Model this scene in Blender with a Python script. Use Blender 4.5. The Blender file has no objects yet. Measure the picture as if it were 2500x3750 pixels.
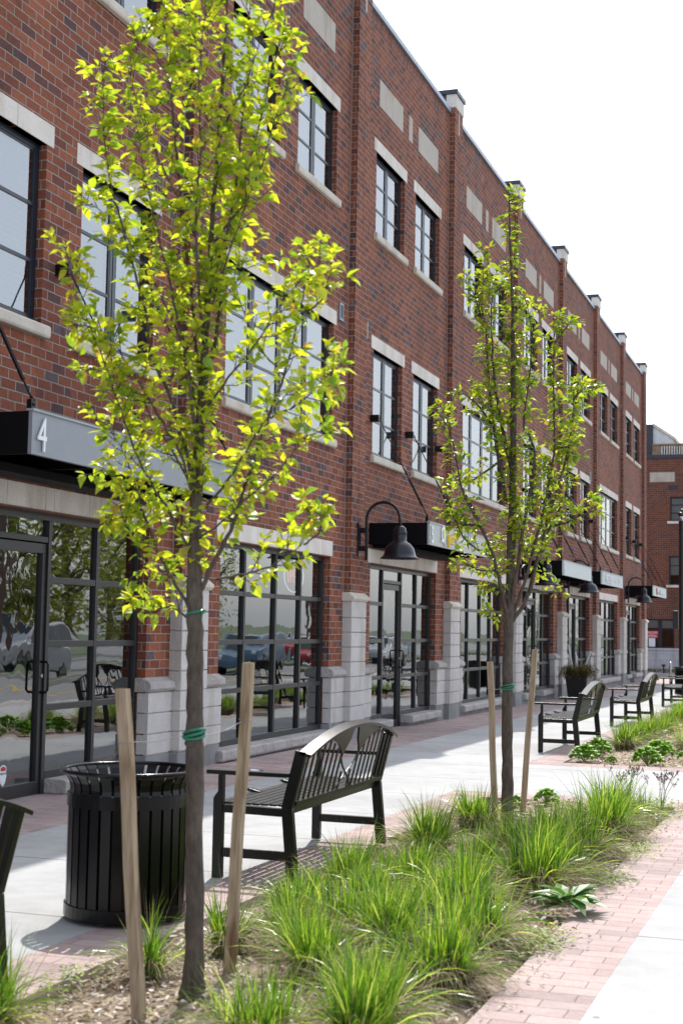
import bpy, math, random
from mathutils import Vector, Matrix
R = math.radians
random.seed(7)
sc = bpy.context.scene
# ---------------------------------------------------------------- camera, sky, sun, exposure
EYE = 1.45
cam_d = bpy.data.cameras.new("camera"); cam = bpy.data.objects.new("camera", cam_d)
sc.collection.objects.link(cam); sc.camera = cam
psi, pit, rol = R(19.1), R(4.67), R(1.0)
fw = Vector((-math.sin(psi)*math.cos(pit), math.cos(psi)*math.cos(pit), math.sin(pit)))
rt = Vector((math.cos(psi), math.sin(psi), 0)); up = rt.cross(fw)
r2 = rt*math.cos(rol)+up*math.sin(rol); u2 = -rt*math.sin(rol)+up*math.cos(rol)
M = Matrix((r2, u2, -fw)).transposed().to_4x4(); M.translation = Vector((0, 0, EYE))
cam.matrix_world = M
cam_d.sensor_fit = 'VERTICAL'; cam_d.sensor_height = 36; cam_d.sensor_width = 24; cam_d.lens = 50
cam_d.clip_end = 2000; cam_d.clip_start = 0.05
cam_d.dof.use_dof = True; cam_d.dof.focus_distance = 12.5; cam_d.dof.aperture_fstop = 4.5
sunv = Vector((-0.165, 0.70, 1.0)).normalized()          # direction towards the sun
w = bpy.data.worlds.new("World"); sc.world = w; w.use_nodes = True
nt = w.node_tree; bg = nt.nodes['Background']
sky = nt.nodes.new('ShaderNodeTexSky'); sky.sky_type = 'NISHITA'; sky.sun_disc = False
sky.sun_elevation = math.asin(sunv.z); sky.sun_rotation = math.atan2(sunv.x, sunv.y)
sky.air_density = 1.0; sky.dust_density = 3.0; sky.ozone_density = 1.0
hs = nt.nodes.new('ShaderNodeHueSaturation'); hs.inputs['Saturation'].default_value = .6
nt.links.new(sky.outputs[0], hs.inputs['Color']); hz = nt.nodes.new('ShaderNodeMix'); hz.data_type = 'RGBA'; hz.blend_type = 'ADD'; hz.inputs[0].default_value = 1; hz.inputs[7].default_value = (2.6, 2.85, 3.2, 1)   # thin bright high cloud
nt.links.new(hs.outputs[0], hz.inputs[6]); nt.links.new(hz.outputs[2], bg.inputs[0]); bg.inputs[1].default_value = 0.14
sd = bpy.data.lights.new("sun", 'SUN'); sun = bpy.data.objects.new("sun", sd); sc.collection.objects.link(sun)
sd.energy = 3.9; sd.angle = R(0.5); sd.color = (1.0, 0.96, 0.9)
sun.rotation_euler = (-sunv).to_track_quat('-Z', 'Y').to_euler(); sun.location = (0, 0, 30)
sc.view_settings.view_transform = 'Standard'; sc.view_settings.look = 'None'
sc.view_settings.gamma = 1; sc.view_settings.use_curve_mapping = False
sc.view_settings.exposure = 0.55
sc.cycles.max_bounces = 8; sc.cycles.transparent_max_bounces = 12

# ---------------------------------------------------------------- helpers
C = sc.collection
def gz(y): return -0.0047*(max(min(y, 70), -20)-10)
class MB:
    def __init__(s): s.v = []; s.f = []; s.m = []; s.mi = 0
    def quad(s, *p):
        b = len(s.v); s.v += [tuple(q) for q in p]; s.f.append(tuple(range(b, b+len(p)))); s.m.append(s.mi); return s
    def box(s, x0, x1, y0, y1, z0, z1):
        b = len(s.v)
        s.v += [(x0,y0,z0),(x1,y0,z0),(x1,y1,z0),(x0,y1,z0),(x0,y0,z1),(x1,y0,z1),(x1,y1,z1),(x0,y1,z1)]
        for f in ((0,3,2,1),(4,5,6,7),(0,1,5,4),(1,2,6,5),(2,3,7,6),(3,0,4,7)):
            s.f.append(tuple(b+i for i in f)); s.m.append(s.mi)
        return s
    def tube(s, pts, rad, n=8, cap=True):
        pts = [Vector(p) for p in pts]
        if not isinstance(rad, (list, tuple)): rad = [rad]*len(pts)
        b = len(s.v); ref = None
        for i, p in enumerate(pts):
            t = (pts[min(i+1, len(pts)-1)]-pts[max(i-1, 0)])
            t = t.normalized() if t.length > 1e-9 else Vector((0,0,1))
            if ref is None: ref = Vector((1,0,0)) if abs(t.x) < .9 else Vector((0,1,0))
            a = (ref-t*ref.dot(t)).normalized(); ref = a; c = t.cross(a)
            for k in range(n):
                q = p+(a*math.cos(2*math.pi*k/n)+c*math.sin(2*math.pi*k/n))*rad[i]; s.v.append(tuple(q))
        for i in range(len(pts)-1):
            for k in range(n):
                k2 = (k+1) % n
                s.f.append((b+i*n+k, b+i*n+k2, b+(i+1)*n+k2, b+(i+1)*n+k)); s.m.append(s.mi)
        if cap:
            s.f.append(tuple(b+k for k in range(n))[::-1]); s.m.append(s.mi)
            e = b+(len(pts)-1)*n; s.f.append(tuple(e+k for k in range(n))); s.m.append(s.mi)
        return s
    def lathe(s, prof, cx, cy, n=24, z0=0):
        b = len(s.v)
        for r, z in prof:
            for k in range(n):
                a = 2*math.pi*k/n; s.v.append((cx+r*math.cos(a), cy+r*math.sin(a), z0+z))
        for i in range(len(prof)-1):
            for k in range(n):
                k2 = (k+1) % n
                s.f.append((b+i*n+k, b+i*n+k2, b+(i+1)*n+k2, b+(i+1)*n+k)); s.m.append(s.mi)
        return s
    def prism(s, poly, lo, hi, axis='y'):          # polygon extruded along an axis
        n = len(poly); b = len(s.v)
        for d in (lo, hi):
            for (a, c) in poly:
                s.v.append({'y': (a, d, c), 'x': (d, a, c), 'z': (a, c, d)}[axis])
        for k in range(n):
            k2 = (k+1) % n; s.f.append((b+k, b+k2, b+n+k2, b+n+k)); s.m.append(s.mi)
        s.f.append(tuple(b+k for k in range(n))[::-1]); s.m.append(s.mi)
        s.f.append(tuple(b+n+k for k in range(n))); s.m.append(s.mi)
        return s
    def build(s, name, mats, parent=None, smooth=False, bevel=0, recalc=True):
        me = bpy.data.meshes.new(name); me.from_pydata(s.v, [], s.f)
        if not isinstance(mats, (list, tuple)): mats = [mats]
        for m in mats: me.materials.append(m)
        if len(mats) > 1: me.polygons.foreach_set('material_index', s.m)
        if recalc:
            import bmesh
            bm = bmesh.new(); bm.from_mesh(me); bmesh.ops.recalc_face_normals(bm, faces=bm.faces); bm.to_mesh(me); bm.free()
        if smooth: me.polygons.foreach_set('use_smooth', [True]*len(me.polygons))
        me.update()
        o = bpy.data.objects.new(name, me); C.objects.link(o)
        if parent: o.parent = parent
        if bevel:
            b = o.modifiers.new('bevel', 'BEVEL'); b.width = bevel; b.segments = 2; b.limit_method = 'ANGLE'
        return o
def tag(o, label=None, cat=None, group=None, kind=None):
    if label: o['label'] = label
    if cat: o['category'] = cat
    if group: o['group'] = group
    if kind: o['kind'] = kind
    return o
def empty(name, loc, label, cat, group=None, rz=0):
    o = bpy.data.objects.new(name, None); C.objects.link(o); o.location = loc; o.rotation_euler = (0, 0, rz)
    o.empty_display_size = .1
    return tag(o, label, cat, group)
def copy_tree(o, parent=None):
    c = o.copy(); C.objects.link(c); c.parent = parent
    for ch in [x for x in o.children]: copy_tree(ch, c)
    return c
def text_mesh(name, body, mat, size, depth, M4, parent=None, sx=1.0, align='LEFT'):
    cu = bpy.data.curves.new(name, 'FONT'); cu.body = body; cu.size = size; cu.extrude = depth
    cu.align_x = align; cu.resolution_u = 3
    t = bpy.data.objects.new(name, cu); C.objects.link(t)
    bpy.context.view_layer.update()
    me = bpy.data.meshes.new_from_object(t.evaluated_get(bpy.context.evaluated_depsgraph_get()))
    bpy.data.objects.remove(t)
    S = Matrix.Diagonal((sx, 1, 1, 1)); me.transform(M4 @ S); me.materials.clear(); me.materials.append(mat)
    me.name = name
    o = bpy.data.objects.new(name, me); C.objects.link(o)
    if parent: o.parent = parent
    return o
# ---------------------------------------------------------------- materials
class NT:
    def __init__(s, name):
        s.m = bpy.data.materials.new(name); s.m.use_nodes = True; s.t = s.m.node_tree
        s.b = s.t.nodes['Principled BSDF']; s.out = s.t.nodes['Material Output']
    def n(s, typ, **kw):
        x = s.t.nodes.new(typ)
        for k, v in kw.items():
            if k.startswith('i_'):
                key = k[2:]; key = int(key) if key.isdigit() else key.replace('_', ' ')
                x.inputs[key].default_value = v
            else: setattr(x, k, v)
        return x
    def l(s, a, b): s.t.links.new(a, b)
    def ramp(s, fac, stops, interp='LINEAR'):
        r = s.n('ShaderNodeValToRGB'); r.color_ramp.interpolation = interp
        e = r.color_ramp.elements
        while len(e) > 1: e.remove(e[-1])
        e[0].position = stops[0][0]; e[0].color = (*stops[0][1], 1)
        for p, c in stops[1:]:
            q = e.new(p); q.color = (*c, 1)
        s.l(fac, r.inputs[0]); return r.outputs[0]
    def mix(s, fac, a, b, mode='MIX'):
        x = s.n('ShaderNodeMix', data_type='RGBA', blend_type=mode)
        for i, v in ((0, fac), (6, a), (7, b)):
            if isinstance(v, (int, float)): x.inputs[i].default_value = v
            elif isinstance(v, tuple): x.inputs[i].default_value = (*v, 1) if len(v) == 3 else v
            else: s.l(v, x.inputs[i])
        return x.outputs[2]
    def math(s, op, a, b=None, c=None):
        x = s.n('ShaderNodeMath', operation=op)
        for i, v in enumerate((a, b, c)):
            if v is None: continue
            if isinstance(v, (int, float)): x.inputs[i].default_value = v
            else: s.l(v, x.inputs[i])
        return x.outputs[0]
    def pos(s):
        return s.n('ShaderNodeNewGeometry').outputs['Position']
    def noise(s, vec, scale, detail=4, rough=.55, dist=0):
        x = s.n('ShaderNodeTexNoise'); x.inputs['Scale'].default_value = scale; x.inputs['Detail'].default_value = detail
        x.inputs['Roughness'].default_value = rough; x.inputs['Distortion'].default_value = dist
        if vec is not None: s.l(vec, x.inputs['Vector'])
        return x.outputs[0]
    def mapv(s, vec, sc=(1,1,1), loc=(0,0,0), rot=(0,0,0)):
        x = s.n('ShaderNodeMapping'); x.inputs['Scale'].default_value = sc; x.inputs['Location'].default_value = loc
        x.inputs['Rotation'].default_value = rot
        s.l(vec, x.inputs['Vector']); return x.outputs[0]
    def bump(s, h, strength=.3, dist=.01):
        x = s.n('ShaderNodeBump'); x.inputs['Strength'].default_value = strength; x.inputs['Distance'].default_value = dist
        s.l(h, x.inputs['Height']); s.l(x.outputs[0], s.b.inputs['Normal']); return x
    def set(s, col=None, rough=None, metal=None, spec=None):
        for k, v in (('Base Color', col), ('Roughness', rough), ('Metallic', metal), ('Specular IOR Level', spec)):
            if v is None: continue
            if isinstance(v, tuple): s.b.inputs[k].default_value = (*v, 1)
            elif isinstance(v, (int, float)): s.b.inputs[k].default_value = v
            else: s.l(v, s.b.inputs[k])
        return s
def wallvec(t):      # metres along the wall and up, chosen by which way the wall faces
    g = t.n('ShaderNodeNewGeometry'); sp = t.n('ShaderNodeSeparateXYZ'); t.l(g.outputs['Position'], sp.inputs[0])
    sn = t.n('ShaderNodeSeparateXYZ'); t.l(g.outputs['True Normal'], sn.inputs[0])
    ax = t.math('GREATER_THAN', t.math('ABSOLUTE', sn.outputs[0]), .5)
    az = t.math('GREATER_THAN', t.math('ABSOLUTE', sn.outputs[2]), .5)
    u = t.math('ADD', t.math('MULTIPLY', sp.outputs[1], ax), t.math('MULTIPLY', sp.outputs[0], t.math('SUBTRACT', 1, ax)))
    v = t.math('ADD', t.math('MULTIPLY', sp.outputs[2], t.math('SUBTRACT', 1, az)), t.math('MULTIPLY', sp.outputs[1], az))
    c = t.n('ShaderNodeCombineXYZ'); t.l(u, c.inputs[0]); t.l(v, c.inputs[1]); return c.outputs[0], g.outputs['Position']
def brick_mat(name, soldier=False, dull=0.0):
    t = NT(name); uv, P = wallvec(t)
    if soldier: uv = t.mapv(uv, rot=(0, 0, R(90)), loc=(0.02, 0.03, 0))
    wob = t.n('ShaderNodeTexNoise'); wob.inputs['Scale'].default_value = 9; wob.inputs['Detail'].default_value = 2; t.l(P, wob.inputs['Vector'])
    wv = t.n('ShaderNodeVectorMath', operation='MULTIPLY_ADD'); t.l(wob.outputs['Color'], wv.inputs[0]); wv.inputs[1].default_value = (.012, .008, 0); t.l(uv, wv.inputs[2])
    b = t.n('ShaderNodeTexBrick', offset=.5, squash=1)
    t.l(wv.outputs[0], b.inputs['Vector'])
    b.inputs['Scale'].default_value = 1; b.inputs['Brick Width'].default_value = .2225; b.inputs['Row Height'].default_value = .0856
    b.inputs['Mortar Size'].default_value = .0062; b.inputs['Mortar Smooth'].default_value = .25; b.inputs['Bias'].default_value = 0
    b.inputs['Color1'].default_value = (0,0,0,1); b.inputs['Color2'].default_value = (1,1,1,1); b.inputs['Mortar'].default_value = (.5,.5,.5,1)
    big = t.noise(P, .55, 2)
    f = t.math('ADD', b.outputs['Color'], t.math('MULTIPLY', t.math('SUBTRACT', big, .5), .35))
    k = 1-dull*.35
    red = [(0, (0.211,0.063,0.032)), (.16, (0.257,0.078,0.039)), (.30, (0.182,0.052,0.030)), (.42, (0.279,0.090,0.047)), (.54, (0.219,0.066,0.037)), (.71, (0.151,0.049,0.035)), (.77, (0.114,0.046,0.040)), (.83, (0.205,0.061,0.035)), (.92, (0.092,0.046,0.048)), (.97, (0.118,0.080,0.087))]
    if dull: red = [(p, tuple(c*.55+a_*.45*.85 for c, a_ in zip(cc, (.19,.068,.045)))) for p, cc in red]
    col = t.ramp(f, [(p, tuple(c*k for c in cc)) for p, cc in red], 'CONSTANT')
    fine = t.noise(P, 38, 5, .65); col = t.mix(.55, col, t.ramp(fine, [(.3, (.45,.42,.42)), (.55, (1,1,1)), (.75, (1.35,1.25,1.2))]), 'MULTIPLY')
    spots = t.math('GREATER_THAN', t.noise(P, 16, 3, .6), .68)
    col = t.mix(t.math('MULTIPLY', spots, .35), col, (.07,.05,.06))
    mort = t.mix(.5, (.30,.265,.235) if not dull else (.22,.19,.17), t.ramp(t.noise(P, 25, 3), [(.3, (.55,.55,.55)), (.7, (1.2,1.15,1.1))]), 'MULTIPLY')
    col = t.mix(b.outputs['Fac'], col, mort)
    # weathering stains of their own shape
    st = t.noise(t.mapv(P, (1, 1, .16)), 1.3, 6, .65); col = t.mix(.75, col, t.ramp(st, [(.3, (.70,.68,.68)), (.5, (1,1,1)), (.72, (1.22,1.2,1.18))]), 'MULTIPLY')
    eff = t.noise(t.mapv(P, (1, 1, .5)), 2.6, 6, .7, 1); col = t.mix(t.math('MULTIPLY', t.math('GREATER_THAN', eff, .66), .22), col, (.45,.42,.40))
    t.set(col=col, rough=.85, spec=.3)
    h = t.math('ADD', t.math('MULTIPLY', t.math('SUBTRACT', 1, b.outputs['Fac']), 1), t.math('MULTIPLY', fine, .35))
    t.bump(h, .8, .008)
    return t.m
def stone_mat(name, col, rough=.8, blocks=None, rockface=False, var=.12):
    t = NT(name); uv, P = wallvec(t)
    n1 = t.noise(P, 3.2, 4); n2 = t.noise(P, 60, 4, .7)
    c = t.mix(1, col, t.ramp(n1, [(.3, (1-var,)*3), (.7, (1+var*.5,)*3)]), 'MULTIPLY')
    c = t.mix(1, c, t.ramp(n2, [(.25, (.8,.79,.78)), (.5, (1,1,1)), (.8, (1.06,1.06,1.06))]), 'MULTIPLY')
    st = t.noise(t.mapv(P, (1.5, 1.5, .3)), 2.2, 4, .6); c = t.mix(1, c, t.ramp(st, [(.32, (.8,.77,.72)), (.5, (1,1,1))]), 'MULTIPLY')
    if blocks:
        b = t.n('ShaderNodeTexBrick', offset=blocks[3] if len(blocks) > 3 else 0.5); t.l(t.mapv(uv, loc=(blocks[2], 0, 0)), b.inputs['Vector'])
        b.inputs['Scale'].default_value = 1; b.inputs['Brick Width'].default_value = blocks[0]; b.inputs['Row Height'].default_value = blocks[1]
        b.inputs['Mortar Size'].default_value = .004
        b.inputs['Color1'].default_value = (1,1,1,1); b.inputs['Color2'].default_value = (.9,.9,.9,1); b.inputs['Mortar'].default_value = (.42,.4,.38,1)
        c = t.mix(1, c, b.outputs['Color'], 'MULTIPLY')
    t.set(col=c, rough=rough, spec=.3)
    if rockface: t.bump(t.math('ADD', t.noise(P, 14, 6, .65), t.math('MULTIPLY', n2, .2)), 1.0, .05)
    else: t.bump(n2, .25, .004)
    return t.m
def plain(name, col, rough=.5, metal=0, spec=.5, var=.1, scale=8, bump=0, bscale=120):
    t = NT(name); P = t.pos()
    n1 = t.noise(P, scale, 4)
    c = t.mix(1, col, t.ramp(n1, [(.3, (1-var,)*3), (.7, (1+var,)*3)]), 'MULTIPLY')
    t.set(col=c, metal=metal, spec=spec)
    r = t.math('ADD', rough-.06, t.math('MULTIPLY', t.noise(P, scale*3, 3), .12)); t.set(rough=r)
    if bump: t.bump(t.noise(P, bscale, 3), bump, .003)
    return t.m
def concrete_mat(name, col, jx=None, jy=None, oy=0, ox=0):
    t = NT(name); P = t.pos()
    n1 = t.noise(P, .7, 5, .6); n2 = t.noise(P, 90, 4, .7); n3 = t.noise(P, 6, 5, .6)
    c = t.mix(1, col, t.ramp(n1, [(.3, (.80,.79,.78)), (.7, (1.06,1.06,1.06))]), 'MULTIPLY')
    c = t.mix(1, c, t.ramp(n3, [(.3, (.9,.9,.9)), (.6, (1.02,1.02,1.02))]), 'MULTIPLY')
    c = t.mix(1, c, t.ramp(n2, [(.28, (.72,.71,.7)), (.42, (1,1,1))]), 'MULTIPLY')
    sp = t.n('ShaderNodeSeparateXYZ'); t.l(P, sp.inputs[0])
    for ax, j, o in ((1, jy, oy), (0, jx, ox)):
        if not j: continue
        fr = t.math('FRACT', t.math('ADD', t.math('DIVIDE', t.math('SUBTRACT', sp.outputs[ax], o), j), 100.5))
        d = t.math('MULTIPLY', t.math('ABSOLUTE', t.math('SUBTRACT', fr, .5)), j)
        ln = t.math('LESS_THAN', d, .008); soft = t.math('LESS_THAN', d, .03)
        c = t.mix(t.math('MULTIPLY', soft, .1), c, (.4,.39,.37)); c = t.mix(t.math('MULTIPLY', ln, .9), c, (.10,.095,.09))
    # gum and oil spots
    v = t.n('ShaderNodeTexVoronoi'); v.inputs['Scale'].default_value = 2.3; t.l(P, v.inputs['Vector'])
    c = t.mix(t.math('MULTIPLY', t.math('LESS_THAN', v.outputs['Distance'], .045), .7), c, (.12,.12,.12))
    t.set(col=c, rough=.85, spec=.25); t.bump(n2, .3, .003)
    return t.m
def paver_mat(name, base=(.39,.30,.283)):
    t = NT(name); P = t.pos(); 
    wob = t.n('ShaderNodeTexNoise'); wob.inputs['Scale'].default_value = 5; t.l(P, wob.inputs['Vector'])
    wv = t.n('ShaderNodeVectorMath', operation='MULTIPLY_ADD'); t.l(wob.outputs['Color'], wv.inputs[0]); wv.inputs[1].default_value = (.012, .012, 0); t.l(P, wv.inputs[2])
    b = t.n('ShaderNodeTexBrick', offset=.5); t.l(wv.outputs[0], b.inputs['Vector'])
    b.inputs['Scale'].default_value = 1; b.inputs['Brick Width'].default_value = .24; b.inputs['Row Height'].default_value = .12
    b.inputs['Mortar Size'].default_value = .0035; b.inputs['Mortar Smooth'].default_value = .5; b.inputs['Color1'].default_value = (.80,.79,.80,1); b.inputs['Color2'].default_value = (1.08,1.07,1.06,1); b.inputs['Mortar'].default_value = (.5,.47,.46,1)
    c = t.mix(1, base, b.outputs['Color'], 'MULTIPLY')
    c = t.mix(1, c, t.ramp(t.noise(P, 1.6, 5, .6), [(.3, (.8,.82,.84)), (.7, (1.12,1.12,1.12))]), 'MULTIPLY')
    n2 = t.noise(P, 70, 4, .7); c = t.mix(1, c, t.ramp(n2, [(.3, (.8,.8,.8)), (.5, (1,1,1)), (.75, (1.12,1.12,1.12))]), 'MULTIPLY')
    # pale dust lying in patches
    c = t.mix(t.math('MULTIPLY', t.math('SUBTRACT', t.noise(P, 3, 6, .7), .42), .9), c, (.52,.45,.44))
    t.set(col=c, rough=.9, spec=.2)
    t.bump(t.math('ADD', t.math('MULTIPLY', t.math('SUBTRACT', 1, b.outputs['Fac']), .8), t.math('MULTIPLY', n2, .3)), .7, .006)
    return t.m
def glass_mat(name, ior=2.0, tint=(.55,.6,.6), wav=.0016, wsc=1.6):
    t = NT(name); t.t.nodes.remove(t.b); P = t.pos()
    tr = t.n('ShaderNodeBsdfTransparent'); tr.inputs[0].default_value = (*tint, 1)
    gl = t.n('ShaderNodeBsdfGlossy'); gl.inputs['Roughness'].default_value = .012; gl.inputs[0].default_value = (.95,.98,1,1)
    bp = t.n('ShaderNodeBump'); bp.inputs['Strength'].default_value = 1; bp.inputs['Distance'].default_value = wav
    t.l(t.noise(P, wsc, 2, .4, .5), bp.inputs['Height']); t.l(bp.outputs[0], gl.inputs['Normal'])
    fr = t.n('ShaderNodeFresnel'); fr.inputs[0].default_value = ior
    mx = t.n('ShaderNodeMixShader'); t.l(fr.outputs[0], mx.inputs[0]); t.l(tr.outputs[0], mx.inputs[1]); t.l(gl.outputs[0], mx.inputs[2])
    t.l(mx.outputs[0], t.out.inputs[0]); return t.m
def leaf_mat(name, cols, trans=.5, rough=.38, spec=.5, tmul=1.5):
    t = NT(name); g = t.n('ShaderNodeNewGeometry'); 
    c = t.ramp(g.outputs['Random Per Island'], cols)
    c = t.mix(1, c, t.ramp(t.noise(g.outputs['Position'], 30, 2), [(.3, (.85,.85,.85)), (.7, (1.12,1.12,1.12))]), 'MULTIPLY')
    t.set(col=c, rough=rough, spec=spec)
    tl = t.n('ShaderNodeBsdfTranslucent'); t.l(t.mix(1, c, (tmul*1.0, tmul*1.02, tmul*.55), 'MULTIPLY'), tl.inputs[0])
    mx = t.n('ShaderNodeMixShader'); mx.inputs[0].default_value = trans
    t.l(t.b.outputs[0], mx.inputs[1]); t.l(tl.outputs[0], mx.inputs[2]); t.l(mx.outputs[0], t.out.inputs[0]); return t.m
def emit(name, col, s):
    t = NT(name); t.b.inputs['Base Color'].default_value = (*col, 1); t.b.inputs['Emission Color'].default_value = (*col, 1); t.b.inputs['Emission Strength'].default_value = s; return t.m
def bark_mat(name, col):
    t = NT(name); P = t.pos(); n = t.noise(t.mapv(P, (1, 1, .35)), 45, 6, .65); n2 = t.noise(P, 7, 4)
    c = t.mix(1, col, t.ramp(n, [(.3, (.55,.52,.5)), (.6, (1.15,1.15,1.15)), (.78, (1.6,1.55,1.5))]), 'MULTIPLY')
    c = t.mix(1, c, t.ramp(n2, [(.3, (.75,.75,.75)), (.7, (1.15,1.12,1.1))]), 'MULTIPLY')
    t.set(col=c, rough=.85, spec=.25); t.bump(n, .9, .006); return t.m
def wood_mat(name, col):
    t = NT(name); P = t.pos(); n = t.noise(t.mapv(P, (1, 1, .06)), 60, 5, .6, .6); n2 = t.noise(t.mapv(P, (1,1,.3)), 6, 3)
    c = t.mix(1, col, t.ramp(n, [(.3, (.6,.55,.5)), (.55, (1,1,1)), (.8, (1.2,1.2,1.2))]), 'MULTIPLY')
    c = t.mix(1, c, t.ramp(n2, [(.32, (.5,.42,.36)), (.45, (1,1,1))]), 'MULTIPLY')
    t.set(col=c, rough=.8, spec=.2); t.bump(n, .4, .003); return t.m
MT = dict(
 brick=brick_mat('red brick'), soldier=brick_mat('soldier brick', True), brickfar=brick_mat('far brick', dull=.5), soldierfar=brick_mat('far soldier', True, .5),
 lime=stone_mat('pale lintel stone', (.69,.64,.59)), limeblock=stone_mat('lintel blocks', (.69,.64,.59)),
 panel=stone_mat('beige panel', (.47,.42,.37), var=.06),
 block=stone_mat('pilaster stone', (.56,.53,.51)), rock=stone_mat('rock faced sill', (.50,.465,.45), rockface=True),
 sill=stone_mat('window sill', (.60,.55,.48), rockface=False), base=stone_mat('concrete base', (.27,.27,.275), rockface=False, var=.25),
 farblock=stone_mat('far stone blocks', (.47,.48,.52), blocks=(.6, .28, .2)),
 coping=plain('blue grey coping', (.20,.24,.29), .35, .3), copdark=plain('dark coping', (.03,.035,.05), .4, .2),
 navy=plain('navy window frame', (.012,.017,.028), .35), bronze=plain('dark bronze frame', (.034,.032,.034), .38, .3, var=.06),
 black=plain('black painted steel', (.004,.004,.005), .35, 0, .3, bump=.08, bscale=250), canblk=plain('black powder coat', (.003,.003,.0035), .2, 0, .28, bump=.06, bscale=300),
 canblack=plain('canopy black', (.003,.003,.004), .6, 0, .12),
 lampm=plain('navy black lamp paint', (.005,.006,.011), .28, 0, .45),
 benchm=plain('bench paint', (.006,.0063,.005), .32, 0, .32, bump=.12, bscale=260),
 benchtop=plain('bench seat paint', (.010,.010,.010), .3, 0, .5, bump=.12, bscale=260),
 signgrey=plain('sign grey', (.24,.26,.29), .45, .2, var=.04), signgreen=plain('sign grey green', (.38,.41,.40), .45, .1, var=.04), signpale=plain('sign pale', (.50,.56,.55), .5, 0, var=.04),
 white=plain('white letter', (.75,.76,.78), .4, var=.03), yellow=plain('yellow letter', (.75,.52,.03), .35), ygreen=plain('yellow green', (.55,.65,.12), .4), redp=plain('red print', (.5,.02,.03), .4), greyp=plain('grey letter', (.28,.31,.33), .4),
 greyout=plain('sign side', (.12,.13,.15), .4),
 glass=glass_mat('storefront glass', 3.2), glassfar=glass_mat('far glass', 1.5), glassup=glass_mat('upper glass', 3.3, (.72,.78,.82), .0012, 1.3), glassdoor=glass_mat('door glass', 3.3, (.6,.65,.63), .003, 2.2),
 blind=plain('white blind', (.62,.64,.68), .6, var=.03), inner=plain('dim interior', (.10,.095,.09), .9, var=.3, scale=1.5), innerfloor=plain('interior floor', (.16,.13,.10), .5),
 concrete=concrete_mat('walk concrete', (.395,.40,.405), None, 1.52, 7.8), concreteR=concrete_mat('wide concrete', (.385,.385,.39), 2.6, 1.9, 7.0, -.0),  # first one: a single even base colour for the whole walk
 paver=paver_mat('red pavers'), asphalt=concrete_mat('asphalt', (.20,.20,.205)), kerb=concrete_mat('kerb concrete', (.42,.41,.40), None, 3),
 bark=bark_mat('young bark', (.10,.082,.068)), twig=bark_mat('twig bark', (.085,.055,.045)), wood=wood_mat('stake wood', (.38,.29,.20)),
 green=plain('green tie', (.015,.17,.10), .3), wire=plain('wire', (.35,.35,.36), .35, .8),
 grass=leaf_mat('grass blades', [(0, (.03,.09,.012)), (.4, (.09,.20,.018)), (.7, (.20,.34,.03)), (.9, (.38,.48,.07)), (1, (.50,.54,.2))], .42, .33, .6, 1.6),
 straw=leaf_mat('straw blades', [(0, (.11,.08,.055)), (.5, (.27,.205,.14)), (1, (.50,.42,.31))], .25, .7, .2),
 leaf=leaf_mat('young leaves', [(0, (.13,.22,.02)), (.4, (.29,.36,.025)), (.8, (.46,.47,.03)), (.97, (.36,.34,.04)), (1, (.38,.22,.05))], .5, .42, .6, 1.9),
 leaf2=leaf_mat('young leaves b', [(0, (.10,.19,.02)), (.5, (.25,.33,.03)), (.9, (.42,.45,.035)), (1, (.34,.22,.04))], .48, .36, .55),
 sedum=leaf_mat('fleshy leaves', [(0, (.10,.25,.03)), (1, (.26,.44,.06))], .35, .4), weed=leaf_mat('weed leaves', [(0, (.05,.14,.03)), (1, (.12,.24,.04))], .3, .4),
 lowweed=leaf_mat('low weeds', [(0, (.12,.2,.03)), (1, (.28,.34,.05))], .3, .5), dandelion=plain('dandelion', (.8,.55,.02), .6),
 deadstem=plain('dead stems', (.13,.08,.065), .8), evergreen=leaf_mat('browned evergreen', [(0, (.05,.06,.02)), (.5, (.13,.10,.03)), (1, (.25,.16,.05))], .2, .7, .2),
 birch=plain('birch pole', (.55,.52,.50), .7, var=.3, scale=20), potm=plain('black planter', (.008,.008,.01), .3), 
 vergeg=plain('verge grass', (.055,.08,.03), .9, var=.4, scale=3), farleaf=leaf_mat('far foliage', [(0, (.06,.09,.015)), (.5, (.16,.18,.02)), (1, (.28,.27,.03))], .4, .6),
 carA=plain('silver paint', (.45,.46,.48), .25, .5), carB=plain('blue grey paint', (.10,.16,.24), .25, .3), carC=plain('red paint', (.35,.03,.03), .25, .2), tyre=plain('tyre', (.02,.02,.02), .8), carglass=plain('car glass', (.02,.025,.03), .08),
 cream=plain('cream cladding', (.55,.52,.47), .7), whiteclad=plain('white cladding', (.6,.62,.64), .6), timber=wood_mat('deck boards', (.30,.23,.16)),
 paper=plain('paper', (.72,.74,.8), .8), neonr=emit('neon red', (1.0,.2,.15), .5), neonb=emit('neon blue', (.6,.75,1.0), .55), polem=plain('lamp pole bronze', (.035,.03,.028), .35, .3),
 chrome=plain('steel tube', (.45,.45,.46), .2, 1), yellowline=plain('road paint yellow', (.6,.4,.05), .7), whiteline=plain('road paint white', (.6,.6,.58), .7),
)
def mulch_mat():
    t = NT('bark mulch'); P = t.pos(); n = t.noise(P, 38, 6, .75, 1.5); n2 = t.noise(P, 2.5, 4)
    c = t.ramp(n, [(.25, (.09,.06,.045)), (.42, (.25,.185,.14)), (.55, (.42,.34,.27)), (.7, (.58,.51,.44))])
    c = t.mix(1, c, t.ramp(n2, [(.3, (.72,.7,.68)), (.7, (1.15,1.15,1.12))]), 'MULTIPLY')
    t.set(col=c, rough=.95, spec=.15); t.bump(n, 1, .02); return t.m
MT['mulch'] = mulch_mat()
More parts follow.
